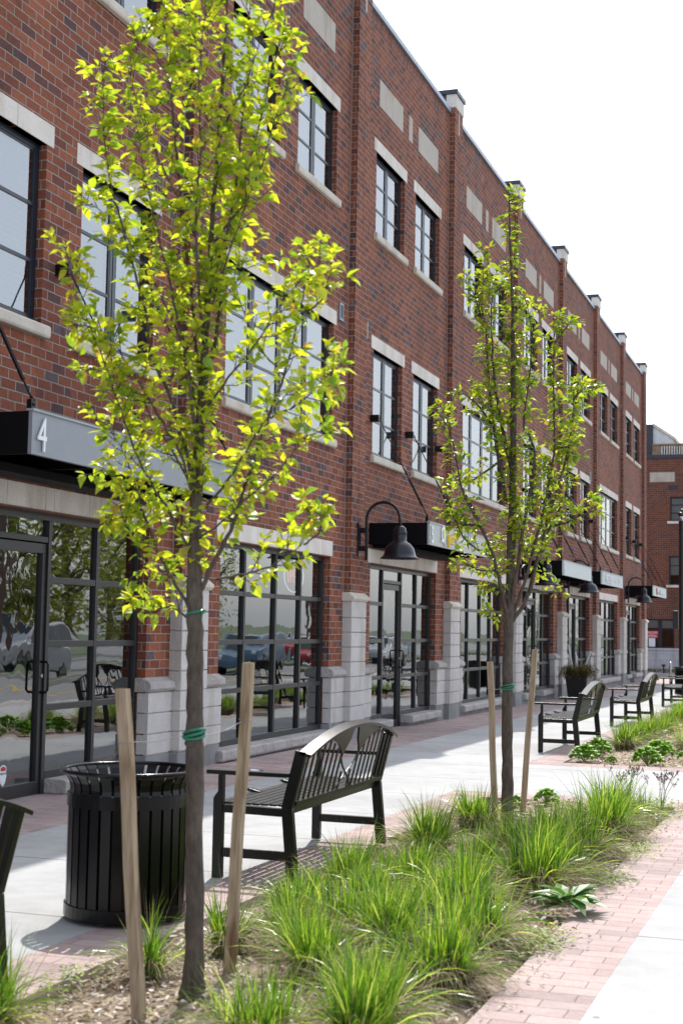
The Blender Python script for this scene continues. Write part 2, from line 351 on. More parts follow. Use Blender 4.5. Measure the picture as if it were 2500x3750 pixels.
MT['chip'] = leaf_mat('chips', [(0, (.10,.065,.05)), (.3, (.33,.25,.18)), (.8, (.52,.45,.37)), (1, (.68,.63,.57))], .05, .8, .2)
# ================================================================ SETTING
def sheet(name, rects, dz, mat, kind='structure', ny=6, thick=None):
    b = MB()
    for (x0, x1, y0, y1) in rects:
        n = max(1, int((y1-y0)/ny))
        for i in range(n):
            a = y0+(y1-y0)*i/n; c = y0+(y1-y0)*(i+1)/n
            za, zc = gz(a)+dz, gz(c)+dz
            b.quad((x0,a,za), (x1,a,za), (x1,c,zc), (x0,c,zc))
            if thick:
                for x in (x0, x1): b.quad((x,a,za), (x,c,zc), (x,c,zc-thick), (x,a,za-thick))
        if thick:
            for yy in (y0, y1): b.quad((x0,yy,gz(yy)+dz), (x1,yy,gz(yy)+dz), (x1,yy,gz(yy)+dz-thick), (x0,yy,gz(yy)+dz-thick))
    o = b.build(name, mat, recalc=False); tag(o, kind=kind); return o
YE = 54.0
beds = [(-1.5, 12.85), (15.85, 36.2), (39.0, 52.0)]       # outer ends of the brick frames
sheet('terrain', [(-300, 400, -100, 700)], -.22, MT['vergeg'], ny=40)
sheet('road', [(2.75, 11.0, -60, 400), (-80, 2.75, 55.2, 61.5)], -.16, MT['asphalt'], ny=20)
sheet('parking_lot', [(13.6, 40, -20, 160)], -.155, MT['asphalt'], ny=20)
sheet('pavement', [(-5.25, -3.3, -12, YE), (-3.3, -.9, -12, beds[0][0]), (-3.3, -.9, beds[0][1], beds[1][0]), (-3.3, -.9, beds[1][1], beds[2][0]), (-3.3, -.9, beds[2][1], YE)], 0, MT['concrete'], thick=.2)
sheet('pavement_streetside', [(-.9, 1.75, -12, YE), (2.15, 2.6, -12, YE)], 0, MT['concreteR'], thick=.2)
strips = [(-6.75, -5.25, -12, YE), (1.75, 2.15, -12, YE)]
for a, c in beds:
    strips += [(-3.3, -2.93, a, c), (-1.28, -.9, a, c), (-2.93, -1.28, a, a+.42), (-2.93, -1.28, c-.42, c)]
sheet('brick_paving', strips, .001, MT['paver'], thick=.1)
sheet('kerb', [(2.6, 2.75, -12, YE), (-80, 2.75, YE, YE+.15), (-80, 6, 61.5, 61.65), (11.0, 11.15, -60, 55)], 0.002, MT['kerb'], thick=.3)
sheet('road_marking', [(6.8, 6.9, -60, 300), (7.0, 7.1, -60, 300)], -.155, MT['yellowline'], ny=20)
sheet('far_pavement', [(-80, 6, 61.65, 63.0)], 0.0, MT['concrete'], thick=.2)
sheet('far_verge', [(11.15, 13.6, -60, 160)], -.05, MT['vergeg'], thick=.2, ny=20)
# mulch beds: a lumpy sheet inside each brick frame, with loose chips of bark on it
def bed_h(x, y):
    return -.035+.02*math.sin(x*5+y*1.3)*math.sin(y*2.1+x)+.03*math.exp(-((x+2.1)/.55)**2)
rng = random.Random(3)
for bi, (a, c) in enumerate(beds):
    b = MB(); a += .42; c -= .42; nx = 14; step = .14 if bi == 0 else .35; ny = int((c-a)/step)
    for j in range(ny+1):
        for i in range(nx+1):
            x = -2.93+1.65*i/nx; y = a+(c-a)*j/ny
            e = 0 if i in (0, nx) or j in (0, ny) else rng.uniform(-.012, .012)
            b.v.append((x, y, gz(y)+bed_h(x, y)+e))
    for j in range(ny):
        for i in range(nx):
            k = j*(nx+1)+i; b.f.append((k, k+1, k+nx+2, k+nx+1)); b.m.append(0)
    o = b.build('mulch_bed', MT['mulch'], smooth=True, recalc=False); tag(o, kind='structure')
b = MB()
def chip(b, x, y, z, s, rng):
    a = rng.uniform(0, 6.28); t = rng.uniform(-.5, .5); L = s*rng.uniform(.6, 1.6); W = L*rng.uniform(.2, .5)
    ux, uy = math.cos(a), math.sin(a)
    p = lambda u, v, w: (x+ux*u-uy*v, y+uy*u+ux*v, z+u*t+w)
    b.quad(p(-L,-W,0), p(L,-W*.6,0), p(L*.8,W,.004), p(-L*.7,W*.8,.006))
for _ in range(9000):
    y = 4.2+8.2*rng.random()**1.35; x = rng.uniform(-2.92, -1.29); chip(b, x, y, gz(y)+bed_h(x, y)+.012+rng.random()*.01, .014, rng)
for _ in range(3500):
    y = rng.uniform(16.3, 24); x = rng.uniform(-2.92, -1.29); chip(b, x, y, gz(y)+bed_h(x, y)+.014, .018, rng)
for _ in range(260):                                 # spilled on to the brick edges
    y = rng.uniform(4.5, 12.5); x = (-1.27+abs(rng.gauss(0, .09))) if rng.random() < .75 else (-2.93-abs(rng.gauss(0, .07)))
    chip(b, x, y, gz(y)+.008, .010, rng)
o = b.build('bark_chips', MT['chip'], recalc=False); tag(o, 'pale wood and bark chips scattered over the planting beds', 'mulch', kind='stuff')

# ================================================================ THE LONG BRICK BUILDING
XW, XP = -6.30, -6.20
PY = [18.33+5.3*k for k in range(-3, 7)]            # left edge of each pier
TYPES = ['B', 'A', 'B', 'A', 'B', 'A', 'A', 'B', 'A']
bld = empty('brick_building', (-6.3, 26, 0), 'long three storey red brick building with stone pilasters and dark framed windows lining the pavement', 'building')
bld.matrix_world.translation = (0, 0, 0); bld.location = (0, 0, 0)
YB0, YB1 = PY[0]-1.2, PY[-1]+.58
wall = MB(); soldier = MB()
def panel(y0, y1, z0, z1, m): m.quad((XW,y0,z0), (XW,y1,z0), (XW,y1,z1), (XW,y0,z1))
def openings(tp, y):
    o = [(y+1.17, y+4.75, -.6, 2.40)]
    if tp == 'A': o += [(y+1.17, y+2.63, 3.97, 5.52), (y+3.25, y+4.71, 3.97, 5.52)]
    else: o += [(y+1.17, y+4.71, 3.97, 5.52)]
    o += [(y+1.17, y+2.63, 7.25, 8.47), (y+3.25, y+4.71, 7.25, 8.47)]
    return o
def wall_with_holes(y0, y1, z0, z1, ops, m):
    zs = sorted({z0, z1} | {z for o in ops for z in o[2:] if z0 < z < z1})
    for za, zb in zip(zs, zs[1:]):
        zm = (za+zb)/2; cur = y0
        for o in sorted(o for o in ops if o[2] < zm < o[3]):
            if o[0] > cur: panel(cur, o[0], za, zb, m)
            cur = o[1]
        if cur < y1: panel(cur, y1, za, zb, m)
XR = -6.47
for tp, y in zip(TYPES, PY):
    ops = openings(tp, y)
    wall_with_holes(y, y+5.3, -.6, 10.3, ops, wall)
    for (a, c, d, e) in ops:
        wall.quad((XW,a,d), (XR,a,d), (XR,a,e), (XW,a,e)); wall.quad((XW,c,d), (XW,c,e), (XR,c,e), (XR,c,d))
        wall.quad((XW,a,e), (XR,a,e), (XR,c,e), (XW,c,e)); wall.quad((XW,a,d), (XW,c,d), (XR,c,d), (XR,a,d))
panel(YB0, PY[0], -.6, 10.3, wall); panel(PY[-1], YB1, -.6, 10.3, wall)
wall.quad((XW,YB1,-.6), (XW,YB1,10.5), (-18,YB1,10.5), (-18,YB1,-.6))
wall.quad((XW,YB0,-.6), (XW,YB0,10.5), (-18,YB0,10.5), (-18,YB0,-.6))
wall.quad((-18,YB0,-.6), (-18,YB1,-.6), (-18,YB1,10.5), (-18,YB0,10.5))
wall.quad((XW-.3,YB0,9.8), (XW-.3,YB1,9.8), (XW-.3,YB1,10.5), (XW-.3,YB0,10.5))
wall.build('wall', MT['brick'], bld, recalc=False)
panel(YB0, YB1, 10.3, 10.5, soldier); soldier.build('soldier_course', MT['soldier'], bld, recalc=False)
rf = MB(); rf.quad((-18,YB0,9.8), (XW,YB0,9.8), (XW,YB1,9.8), (-18,YB1,9.8)); rf.build('roof', MT['base'], bld, recalc=False)
# interior: floors, back wall and party walls, so that the glass looks into rooms
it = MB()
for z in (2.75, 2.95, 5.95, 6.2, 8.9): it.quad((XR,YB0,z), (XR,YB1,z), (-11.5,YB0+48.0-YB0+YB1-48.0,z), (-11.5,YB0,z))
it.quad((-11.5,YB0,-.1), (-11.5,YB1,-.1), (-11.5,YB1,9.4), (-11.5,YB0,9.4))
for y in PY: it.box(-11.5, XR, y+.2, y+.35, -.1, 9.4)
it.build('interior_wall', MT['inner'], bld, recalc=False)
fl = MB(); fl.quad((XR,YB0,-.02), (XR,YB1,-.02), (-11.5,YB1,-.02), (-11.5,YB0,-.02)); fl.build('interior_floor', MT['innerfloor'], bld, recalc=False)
cp = MB()
segs = []
for i, y in enumerate(PY[:-1]):
    cp.box(XW-.34, XW+.045, y+.62, y+3.05, 10.5, 10.585); cp.box(XW-.34, XW+.045, y+3.056, y+5.26, 10.5, 10.585)
cp.build('coping', MT['coping'], bld, bevel=.006)

def stone_block_stack(b, x1, y0, y1, zs, x0=-6.4, groove=.012):
    for za, zb in zip(zs, zs[1:]):
        b.box(x0, x1, y0, y1, za+groove, zb); b.box(x0, x1-.018, y0+.012, y1-.012, za-.001, za+groove+.001)
Z8 = [.19+.2*i+.0 for i in range(9)]; Z8[-1] = 1.82
for i, y in enumerate(PY):
    p = MB(); p.box(XW-.02, XP, y, y+.275, 1.9, 10.62); p.box(XW-.02, XP, y+.285, y+.55, 1.9, 10.62)
    pier = p.build('pier', MT['brick'], bld)
    j = MB(); j.box(XW-.02, XP-.012, y+.274, y+.286, 1.9, 10.2); j.build('control_joint', MT['inner'], pier)
    j = MB(); j.box(XW, XW+.004, y-.028, y, -.1, 10.45); j.build('sealant_strip', plain('sealant', (.25,.23,.21), .8) if i == 0 else bpy.data.materials['sealant'], pier)
    j = MB(); j.box(XW, XP+.003, y+.245, y+.315, 10.2, 10.60); j.build('stone_strip', MT['panel'], pier)
    j = MB(); j.box(XW-.06, XP+.02, y-.01, y+.56, 10.62, 10.86); j.build('cap_stone', MT['lime'], pier, bevel=.006)
    j = MB(); j.box(XW-.36, XP+.045, y-.035, y+.585, 10.86, 10.94); j.box(XW-.34, XW-.06, y-.008, y+.558, 10.586, 10.86); j.build('cap_flashing', MT['copdark'], pier, bevel=.005)
    j = MB(); stone_block_stack(j, XP+.035, y-.03, y+.60, Z8); j.build('stone_blocks', MT['block'], pier, bevel=.006)
    j = MB(); j.prism([(XW,1.82), (XP+.045,1.82), (XP+.075,1.85), (XP+.075,1.88), (XP,1.94), (XW,1.94)], y-.065, y+.635); j.build('cap', MT['sill'], pier, bevel=.005)
    j = MB(); j.box(XW-.1, XP+.025, y-.04, y+.61, -.5, .19); j.build('plinth', MT['base'], pier, bevel=.012)
# wainscot, between pier and opening on both sides
def wains(y0, y1, parent, lcap, rcap):
    j = MB(); stone_block_stack(j, XW+.045, y0, y1, Z8[:4]+[.80], x0=-6.375); w_ = j.build('stone_wainscot', MT['block'], parent, bevel=.006)
    j = MB(); j.prism([(XW-.1,.80), (XW+.055,.80), (XW+.085,.83), (XW+.08,.89), (XW,.935), (XW-.1,.935)], y0-(.03 if lcap else 0), y1+(.03 if rcap else 0)); j.build('cap', MT['rock'], w_, bevel=.008)
    j = MB(); j.box(XW-.14, XW+.035, y0-.004, y1+.004, -.5, .19); j.build('plinth', MT['base'], w_, bevel=.01)
for y in PY[:-1]:
    wains(y+.605, y+1.178, bld, False, True); wains(y+4.742, y+5.265, bld, True, False)
def lintel(y0, y1, z0, z1, joints, parent, mat=None):
    b = MB(); ys = [y0]+[j for j in joints]+[y1]
    for a, c in zip(ys, ys[1:]): b.box(XW-.1, XW+.006, a+.003, c-.003, z0, z1)
    o = b.build('lintel', mat or MT['lime'], parent, bevel=.003); return o
def sill(y0, y1, z0, z1, x1, parent, mat, joint=None):
    b = MB()
    ys = [y0, joint, y1] if joint else [y0, y1]
    for a, c in zip(ys, ys[1:]): b.prism([(XW-.16,z0), (x1-.012,z0), (x1,z0+.02), (x1,z1-.025), (x1-.02,z1-.008), (XW-.16,z1)], a+.002, c-.002)
    return b.build('sill', mat, parent, bevel=.006)
XF, XG = -6.372, -6.388
def window(y0, y1, z0, z1, ncol, nrow, parent, blinds=0, name='window'):
    XF, XG = -6.372, -6.386
    b = MB(); F = .05
    b.box(XF-.07, XF, y0, y1, z1-F, z1); b.box(XF-.07, XF, y0, y1, z0, z0+F)
    b.box(XF-.07, XF, y0, y0+F, z0+F, z1-F); b.box(XF-.07, XF, y1-F, y1, z0+F, z1-F)
    cw = (y1-y0)/ncol
    for i in range(1, ncol):
        m = y0+cw*i; b.box(XF-.07, XF, m-.055, m-.008, z0+F, z1-F); b.box(XF-.07, XF, m+.008, m+.055, z0+F, z1-F); b.box(XF-.07, XF-.02, m-.008, m+.008, z0+F, z1-F)
    for i in range(ncol):
        a = y0+cw*i+(.05 if i == 0 else .055); c = y0+cw*(i+1)-(.05 if i == ncol-1 else .055)
        b.box(XF-.055, XF-.003, a, a+.022, z0+F, z1-F); b.box(XF-.055, XF-.003, c-.022, c, z0+F, z1-F)
        b.box(XF-.055, XF-.008, a+.022, c-.022, z0+F, z0+F+.022); b.box(XF-.055, XF-.008, a+.022, c-.022, z1-F-.022, z1-F)
        for r in range(1, nrow):
            zz = z0+F+(z1-z0-2*F)*r/nrow; b.box(XF-.04, XF-.004, a+.022, c-.022, zz-.015, zz+.015)
    w_ = b.build(name, MT['navy'], parent)
    g = MB(); g.quad((XG,y0+.04,z0+.04), (XG,y1-.04,z0+.04), (XG,y1-.04,z1-.04), (XG,y0+.04,z1-.04)); g.build('pane', MT['glassup'], w_, recalc=False)
    if blinds:
        g = MB(); zb = z1-.05; zl = z0+.04 if blinds > 0 else (z0+z1)/2
        n = int((zb-zl)/.05)
        for k in range(n):
            z = zb-.05*k; xa, xb = XG-.056, XG-.048
            g.quad((xa,y0+.05,z), (xa,y1-.05,z), (xb,y1-.05,z-.044), (xb,y0+.05,z-.044)); g.quad((xb,y0+.05,z-.044), (xb,y1-.05,z-.044), (xa,y1-.05,z-.05), (xa,y0+.05,z-.05))
        g.build('blind', MT['blind'], w_, recalc=False)
    return w_
XFU = XF; XF, XG = -6.39, -6.425
cols = [1.17, 2.09, 3.06, 3.91, 4.75]
railz = [(.70, .755), (1.245, 1.30), (1.795, 1.85)]
def storefront(y, door, parent):
    b = MB(); D0, D1 = XF-.06, XF; y0, y1 = y+1.17, y+4.75
    b.box(D0, D1, y0, y1, 2.33, 2.40)
    for (a, c) in ([(y0, y+cols[1]-.03), (y+cols[2]+.03, y1)] if door else [(y0, y1)]):
        b.box(D0, D1, a, c, .12, .19)
    b.box(D0, D1, y0, y0+.05, .19, 2.33); b.box(D0, D1, y1-.05, y1, .19, 2.33)
    for i in (1, 2, 3):
        zlo = gz(y)-.03 if (door and i < 3) else .19
        b.box(D0, D1, y+cols[i]-.026, y+cols[i]+.026, zlo, 2.33)
    for i in range(4):
        a = y+cols[i]+(.05 if i == 0 else .029); c = y+cols[i+1]-(.05 if i == 3 else .029)
        if door and i == 1: b.box(D0, D1-.004, a, c, 2.14, 2.19); continue
        for (za, zb) in railz: b.box(D0, D1-.003, a, c, za, zb)
    s_ = b.build('storefront_frame', MT['bronze'], parent, bevel=.003)
    g = MB(); xg = XF-.034
    for i in range(4):
        a = y+cols[i]+.02; c = y+cols[i+1]-.02
        zlist = [.15]+[(p+q)/2 for p, q in railz]+[2.36]
        if door and i == 1: zlist = [2.165, 2.36]
        for za, zb in zip(zlist, zlist[1:]):
            t1, t2 = random.uniform(-.003, .003), random.uniform(-.003, .003)
            g.quad((xg+t1,a,za), (xg+t2,c,za), (xg-t1,c,zb), (xg-t2,a,zb))
    g.build('pane', MT['glass'], s_, recalc=False)
    ln = lintel(y+1.05, y+4.82, 2.40, 2.60, [y+1.64, y+2.2, y+2.8, y+2.94, y+3.55, y+4.16], s_, MT['limeblock'])
    f_ = MB(); f_.box(XW-.1, XW+.012, y+1.17, y+4.75, 2.388, 2.40); f_.build('flashing', plain('rust flashing', (.16,.07,.04), .7) if 'rust flashing' not in bpy.data.materials else bpy.data.materials['rust flashing'], s_)
    def stone_sill(a, c, jt=None):
        sill(a, c, .0, .125, XW+.115, s_, MT['rock'], jt)
        q = MB(); q.box(XW-.2, XW+.04, a+.03 if door else a, c-.03 if door else c, -.5, 0.0); q.build('plinth', MT['base'], s_)
    if door: stone_sill(y+1.10, y+2.06); stone_sill(y+3.10, y+4.82)
    else: stone_sill(y+1.10, y+4.82, y+3.0)
    if door:
        zb = gz(y)-.01; a, c = y+cols[1]+.032, y+cols[2]-.032; d = MB(); X0, X1 = XF-.075, XF-.018
        d.box(X0, X1, a, a+.055, zb+.11, 2.045); d.box(X0, X1, c-.055, c, zb+.11, 2.045)
        d.box(X0, X1, a, c, 2.045, 2.13); d.box(X0, X1, a, c, zb, zb+.11)
        dr = d.build('door', MT['bronze'], parent, bevel=.003)
        g = MB(); g.quad((XF-.05,a+.04,zb+.09), (XF-.05,c-.04,zb+.09), (XF-.05,c-.04,2.06), (XF-.05,a+.04,2.06)); g.build('pane', MT['glassdoor'], dr, recalc=False)
        h = MB(); hy = c-.03; hx = XF+.055
        h.tube([(X1,hy,.86), (hx-.02,hy,.86), (hx,hy,.88), (hx,hy,1.10), (hx-.02,hy,1.12), (X1,hy,1.12)], .011, 8); h.build('handle', MT['black'], dr, smooth=True)
        h = MB(); h.tube([(X1,hy-.005,1.0), (X1+.018,hy-.005,1.0)], .016, 12); h.build('lock', MT['chrome'], dr)
        for hz in (.25, 1.35, 1.85):
            h = MB(); h.box(X1, X1+.014, a-.02, a+.02, hz, hz+.12); h.build('hinge', MT['black'], dr)
        th = MB(); th.box(XW-.2, XW+.02, y+cols[1]-.02, y+cols[2]+.02, -.5, zb-.004); th.build('threshold', MT['kerb'], dr, bevel=.006)
        return dr
doors = {}
for i, (tp, y) in enumerate(zip(TYPES, PY)):
    d = storefront(y, tp == 'A', bld)
    if d: doors[i] = d
    for (a, c, e, f) in openings(tp, y)[1:]:
        wide = c-a > 2; row2 = e < 6
        bl = {(1, True): 1, (2, True): 1, (3, False): 0}.get((i, row2), 1 if random.random() < .45 else 0)
        w_ = window(a, c, e, f, 4 if wide else 2, 3, bld, bl)
        m = (c-a)/3
        lintel(a-.12, c+.11, f, f+.19, [a+m*.95, a+m*2.02] if not wide else [a+.6, a+1.2, a+1.77, a+2.4, a+3.0], w_)
        sill(a-.08, c+.08, e-.12, e+.0, XW+.055, w_, MT['sill'], (a+c)/2)
    for (a, c) in ((1.27, 2.48), (2.81, 3.01), (3.35, 4.56)):
        q = MB(); q.box(XW-.05, XW+.004, y+a, y+c, 9.2, 9.61); q.build('stone_panel', MT['panel'], bld)
# louvred vents
for (yv, zv) in ((17.93, 5.62), (19.0, 5.6), (38.9, 5.6)):
    q = MB(); q.box(XW, XW+.02, yv, yv+.03, zv, zv+.24); q.box(XW, XW+.02, yv+.13, yv+.16, zv, zv+.24); q.box(XW, XW+.02, yv+.03, yv+.13, zv+.21, zv+.24); q.box(XW, XW+.02, yv+.03, yv+.13, zv, zv+.03)
    for k in range(5): q.quad((XW+.004,yv+.03,zv+.03+k*.036), (XW+.004,yv+.13,zv+.03+k*.036), (XW+.025,yv+.13,zv+.052+k*.036), (XW+.025,yv+.03,zv+.052+k*.036))
    q.build('vent', MT['coping'], bld, recalc=False)
# ================================================================ CANOPIES
FACE = Matrix(((0,0,1,0), (1,0,0,0), (0,1,0,0), (0,0,0,1)))      # text plane -> faces +X, reads along +Y
def face(x, y, z): return Matrix.Translation((x, y, z)) @ FACE
XC = -5.40
def canopy(y, label, panelmat):
    c0, c1, z0, z1 = y+1.08, y+4.76, 2.655, 2.965
    t = empty('canopy', (XW, (c0+c1)/2, z0), label, 'canopy', 'flat steel canopies hung over the shop doors')
    t.location = (0, 0, 0)
    b = MB(); b.box(XW+.002, XC-.03, c0, c0+.04, z0, z1); b.box(XW+.002, XC-.03, c1-.04, c1, z0, z1)
    b.box(XC-.06, XC-.03, c0+.04, c1-.04, z0, z1); b.box(XW+.002, XW+.05, c0+.04, c1-.04, z0, z1)
    b.box(XW+.05, XC-.06, c0+.04, c1-.04, z1-.05, z1-.01)
    for k in (1, 2): b.box(XW+.05, XC-.06, c0+(c1-c0)*k/3-.03, c0+(c1-c0)*k/3+.03, z0+.03, z1-.05)
    b.box(XW+.05, XW+.33, c0+.04, c1-.04, z0-.05, z0+.02)
    b.build('frame', MT['canblack'], t, bevel=.004)
    s = MB(); s.box(XC-.03, XC, c0, c1, z0, z1); sg = s.build('sign_panel', panelmat, t)
    s = MB(); s.box(XC-.045, XC+.014, c0-.01, c1+.01, z1, z1+.016); s.build('drip_edge', MT['greyp'], t)
    for k in range(3):
        yy = c0+.06+(c1-c0-.12)*k/2; rod = MB()
        A = Vector((XW+.14, yy-.06, 4.45)); Bv = Vector((XC-.05, yy, z1+.10)); d = (Bv-A).normalized(); L = (Bv-A).length
        rod.tube([A, Bv], .008, 6); rod.tube([A+d*L*.62, A+d*L*.9], .017, 6); rod.tube([A+d*L*.50, A+d*L*.58], .013, 6)
        r_ = rod.build('tie_rod', MT['black'], t)
        for q, c in ((A, 0), (Bv, 1)):
            ln = MB(); s1 = -1 if c else 1
            for e in range(2):
                cc = q-d*s1*.035*(e+.4) if c == 0 else q+d*.03*(e+.2); ax = Vector((0,1,0)) if e else d.cross(Vector((0,1,0))).normalized()
                ln.tube([cc+d*.026*math.cos(a)+ax*.014*math.sin(a) for a in [i*math.pi/4 for i in range(9)]], .0045, 5, False)
            ln.build('chain_link', MT['black'], r_)
        br = MB(); br.box(XW, XW+.13, yy-.09, yy-.03, 4.43, 4.53) ; br.build('wall_bracket', MT['black'], r_)
        br = MB(); br.box(XC-.07, XC-.03, yy-.03, yy+.03, z1-.01, z1+.09); br.build('lug', MT['black'], r_)
    return t, sg, c0, c1, z0, z1
CAN = {}
for i, (label, pm) in {1: ('grey canopy numbered 4 above the nearest shop door, partly behind the near tree', 'signgrey'), 3: ('grey canopy numbered 5 with yellow and white lettering beside the first gooseneck lamp', 'signgreen'),
          5: ('pale blank canopy numbered 6 just behind the crown of the second tree', 'signpale'), 6: ('pale canopy numbered 7 with white and pink LIFESTYLES lettering', 'signpale'),
          8: ('farthest pale canopy with a small red emblem near the building end', 'signpale')}.items():
    CAN[i] = canopy(PY[i], label, MT[pm])
def digit(i, s, mat, size=.30):
    t, sg, c0, c1, z0, z1 = CAN[i]; text_mesh('number', s, MT[mat], size*1.18, .006, face(XC+.012, c0+.06, z0+.03), sg, .72)
digit(1, '4', 'white', .30); digit(3, '5', 'white', .29); digit(5, '6', 'white'); digit(6, '7', 'white')
t, sg, c0, c1, z0, z1 = CAN[3]
text_mesh('lettering', 'just', MT['yellow'], .27, .016, face(XC+.02, c0+.98, z0+.075), sg, .85)
text_mesh('lettering', 'Tennis', MT['white'], .27, .012, face(XC+.018, c0+1.42, z0+.075), sg, .85)
g = MB()                                             # racket-like round emblem: white outline, yellow green face, curved handle
cy, cz = c0+.72, z0+.19
ring = [(cy+.10*math.cos(a)*(1+.06*math.cos(7*a)), cz+.125*math.sin(a)*(1+.06*math.cos(7*a))) for a in [i*math.pi/14 for i in range(28)]]
g.prism(ring, XC+.006, XC+.02, 'x'); g.tube([(XC+.014, cy-.12, cz-.11), (XC+.014, cy-.02, cz-.085), (XC+.014, cy+.06, cz-.11), (XC+.014, cy+.13, cz-.17)], .012, 6)
g.build('emblem', MT['white'], sg)
g = MB(); g.prism([(cy+.02+.045*math.cos(a), cz+.085*math.sin(a)) for a in [i*math.pi/10 for i in range(20)]], XC+.02, XC+.026, 'x'); g.build('emblem_face', MT['ygreen'], sg)
g = MB()
for k in range(3): g.box(XC+.02, XC+.024, cy-.06+.022*k, cy-.055+.022*k, cz-.06, cz+.05)
g.build('emblem_lines', MT['greyp'], sg)
g = MB(); g.tube([(XC+.012, c0+2.56+.07*math.cos(a), z0+.15+.10*math.sin(a)) for a in [1.1+i*.3 for i in range(17)]], .009, 6); g.build('swirl', MT['white'], sg)
t, sg, c0, c1, z0, z1 = CAN[6]
text_mesh('lettering', 'LIFESTYLES', MT['white'], .29, .012, face(XC+.014, c0+.55, z0+.055), sg, .72)
text_mesh('lettering_shadow', 'LIFESTYLES', MT['greyp'], .29, .002, face(XC+.003, c0+.53, z0+.062), sg, .72)
g = MB()
for yy, hh in ((2.15, .06), (2.3, .09), (2.42, .05), (2.75, .16), (2.95, .1), (3.05, .12), (3.2, .09)): g.box(XC+.002, XC+.012, c0+yy, c0+yy+.02, z0+.09, z0+.09+hh)
g.build('small_lettering', MT['white'], sg)
t, sg, c0, c1, z0, z1 = CAN[8]
g = MB(); g.tube([(XC+.012, c0+.78, z0+.25), (XC+.012, c0+.84, z0+.2), (XC+.012, c0+.78, z0+.15), (XC+.012, c0+.86, z0+.1), (XC+.012, c0+.8, z0+.06)], .022, 6); g.build('emblem', MT['redp'], sg)
g = MB()
for yy, hh in ((1.1, .05), (1.3, .04), (1.5, .12), (1.65, .08), (1.9, .17), (2.1, .05), (2.4, .05), (2.7, .05), (3.0, .05)): g.box(XC+.002, XC+.01, c0+yy, c0+yy+.05, z0+.07, z0+.07+hh)
g.build('small_lettering', MT['greyp'], sg)
# ================================================================ GOOSENECK WALL LAMPS
def gooseneck():
    t = empty('wall_lamp', (XP, 0, 2.65), None, None); z = -2.65
    b = MB(); b.box(0, .025, -.05, .05, 2.44+z, 2.91+z); b.build('back_plate', MT['lampm'], t, bevel=.004)
    b = MB()
    for zz in (2.80, 2.55): b.box(.025, .11, -.03, .03, zz-.035+z, zz+.035+z)
    b.build('bracket', MT['lampm'], t, bevel=.003)
    pts = [(.12, 0, 2.39+z), (.12, 0, 2.6+z), (.12, 0, 2.95+z)]+[(.36-.24*math.cos(a), 0, 2.95+.24*math.sin(a)+z) for a in [i*math.pi/14 for i in range(1, 15)]]+[(.60, 0, 2.84+z)]
    b = MB(); b.tube(pts, .021, 12); b.build('arm', MT['lampm'], t, smooth=True)
    prof = [(.022,.21), (.05,.205), (.082,.17), (.092,.12), (.096,.11), (.092,.10), (.092,.0), (.10,-.005), (.105,-.012), (.15,-.04), (.195,-.10), (.215,-.17), (.218,-.185), (.225,-.195), (.245,-.225), (.272,-.242), (.268,-.246), (.22,-.2), (.19,-.12), (.1,-.02), (.0,-.015)]
    b = MB(); b.lathe([(r, q) for r, q in prof], .60, 0, 32, 2.655+z); sh = b.build('lamp_shade', MT['lampm'], t, smooth=True)
    b = MB(); b.lathe([(0,.02), (.03,.02), (.045,-.03), (.05,-.07), (.03,-.11), (0,-.12)], .60, 0, 12, 2.6+z); b.build('bulb', MT['white'], sh, smooth=True)
    return t
lamp0 = gooseneck()
for k, (pi, lab) in enumerate([(3, 'nearest black gooseneck lamp on the brick pier beside the canopy numbered 5'), (5, 'black gooseneck lamp half hidden behind the right side of the second tree'), (6, 'black gooseneck lamp hanging below the blank canopy numbered 6'), (8, 'farthest black gooseneck lamp in front of the last canopy')]):
    l = lamp0 if k == 0 else copy_tree(lamp0)
    l.location = (XP, PY[pi]+.30, 2.65); tag(l, lab, 'wall lamp', 'gooseneck lamps on the brick piers')
# ================================================================ THINGS IN THE SHOP WINDOWS
dr = doors[1]
yd = PY[1]+cols[1]+.42
g = MB(); sh = [(-.05,.07), (-.035,.085), (0,.095), (.035,.085), (.05,.07), (.045,.03), (.052,.0), (.035,-.05), (0,-.085), (-.035,-.05), (-.052,0), (-.045,.03)]
g.prism([(yd+a, .19+c) for a, c in sh], XF-.046, XF-.044, 'x'); stk = g.build('sticker', MT['white'], dr)
g = MB(); g.prism([(yd+a*.9, .19+c) for a, c in ((-.045,.07), (0,.085), (.045,.07), (.04,.045), (-.04,.045))], XF-.0435, XF-.043, 'x'); g.build('sticker_band', MT['redp'], stk)
text_mesh('sticker_text', 'PROTECT', MT['carB'], .026, .0006, face(XF-.0428, yd-.04, .205), stk, .75)
# neon sign in the second shop window
neon = empty('neon_sign', (XG-.10, PY[2]+4.0, 2.1), 'oval blue and red neon OPEN sign hanging inside the wide shop window', 'neon sign')
g = MB(); g.tube([(0, .34*math.cos(a), .2*math.sin(a)) for a in [i*math.pi/16 for i in range(33)]], .008, 6, False); g.build('neon_ring', MT['neonb'], neon)
g = MB()
def glyph(strokes, oy):
    for st in strokes: g.tube([(.0, oy+a, c) for a, c in st], .006, 5)
glyph([[(-.035*math.cos(a)+.0, .08*math.sin(a)) for a in [i*math.pi/6 for i in range(13)]]], -.19)
glyph([[(0,-.08), (0,.08), (.05,.07), (.06,.03), (.04,0), (0,0)]], -.105)
glyph([[(.06,.08), (0,.08), (0,-.08), (.06,-.08)], [(0,0), (.05,0)]], .0)
glyph([[(0,-.08), (0,.08), (.075,-.08), (.075,.08)]], .11)
g.build('neon_letters', MT['neonr'], neon)
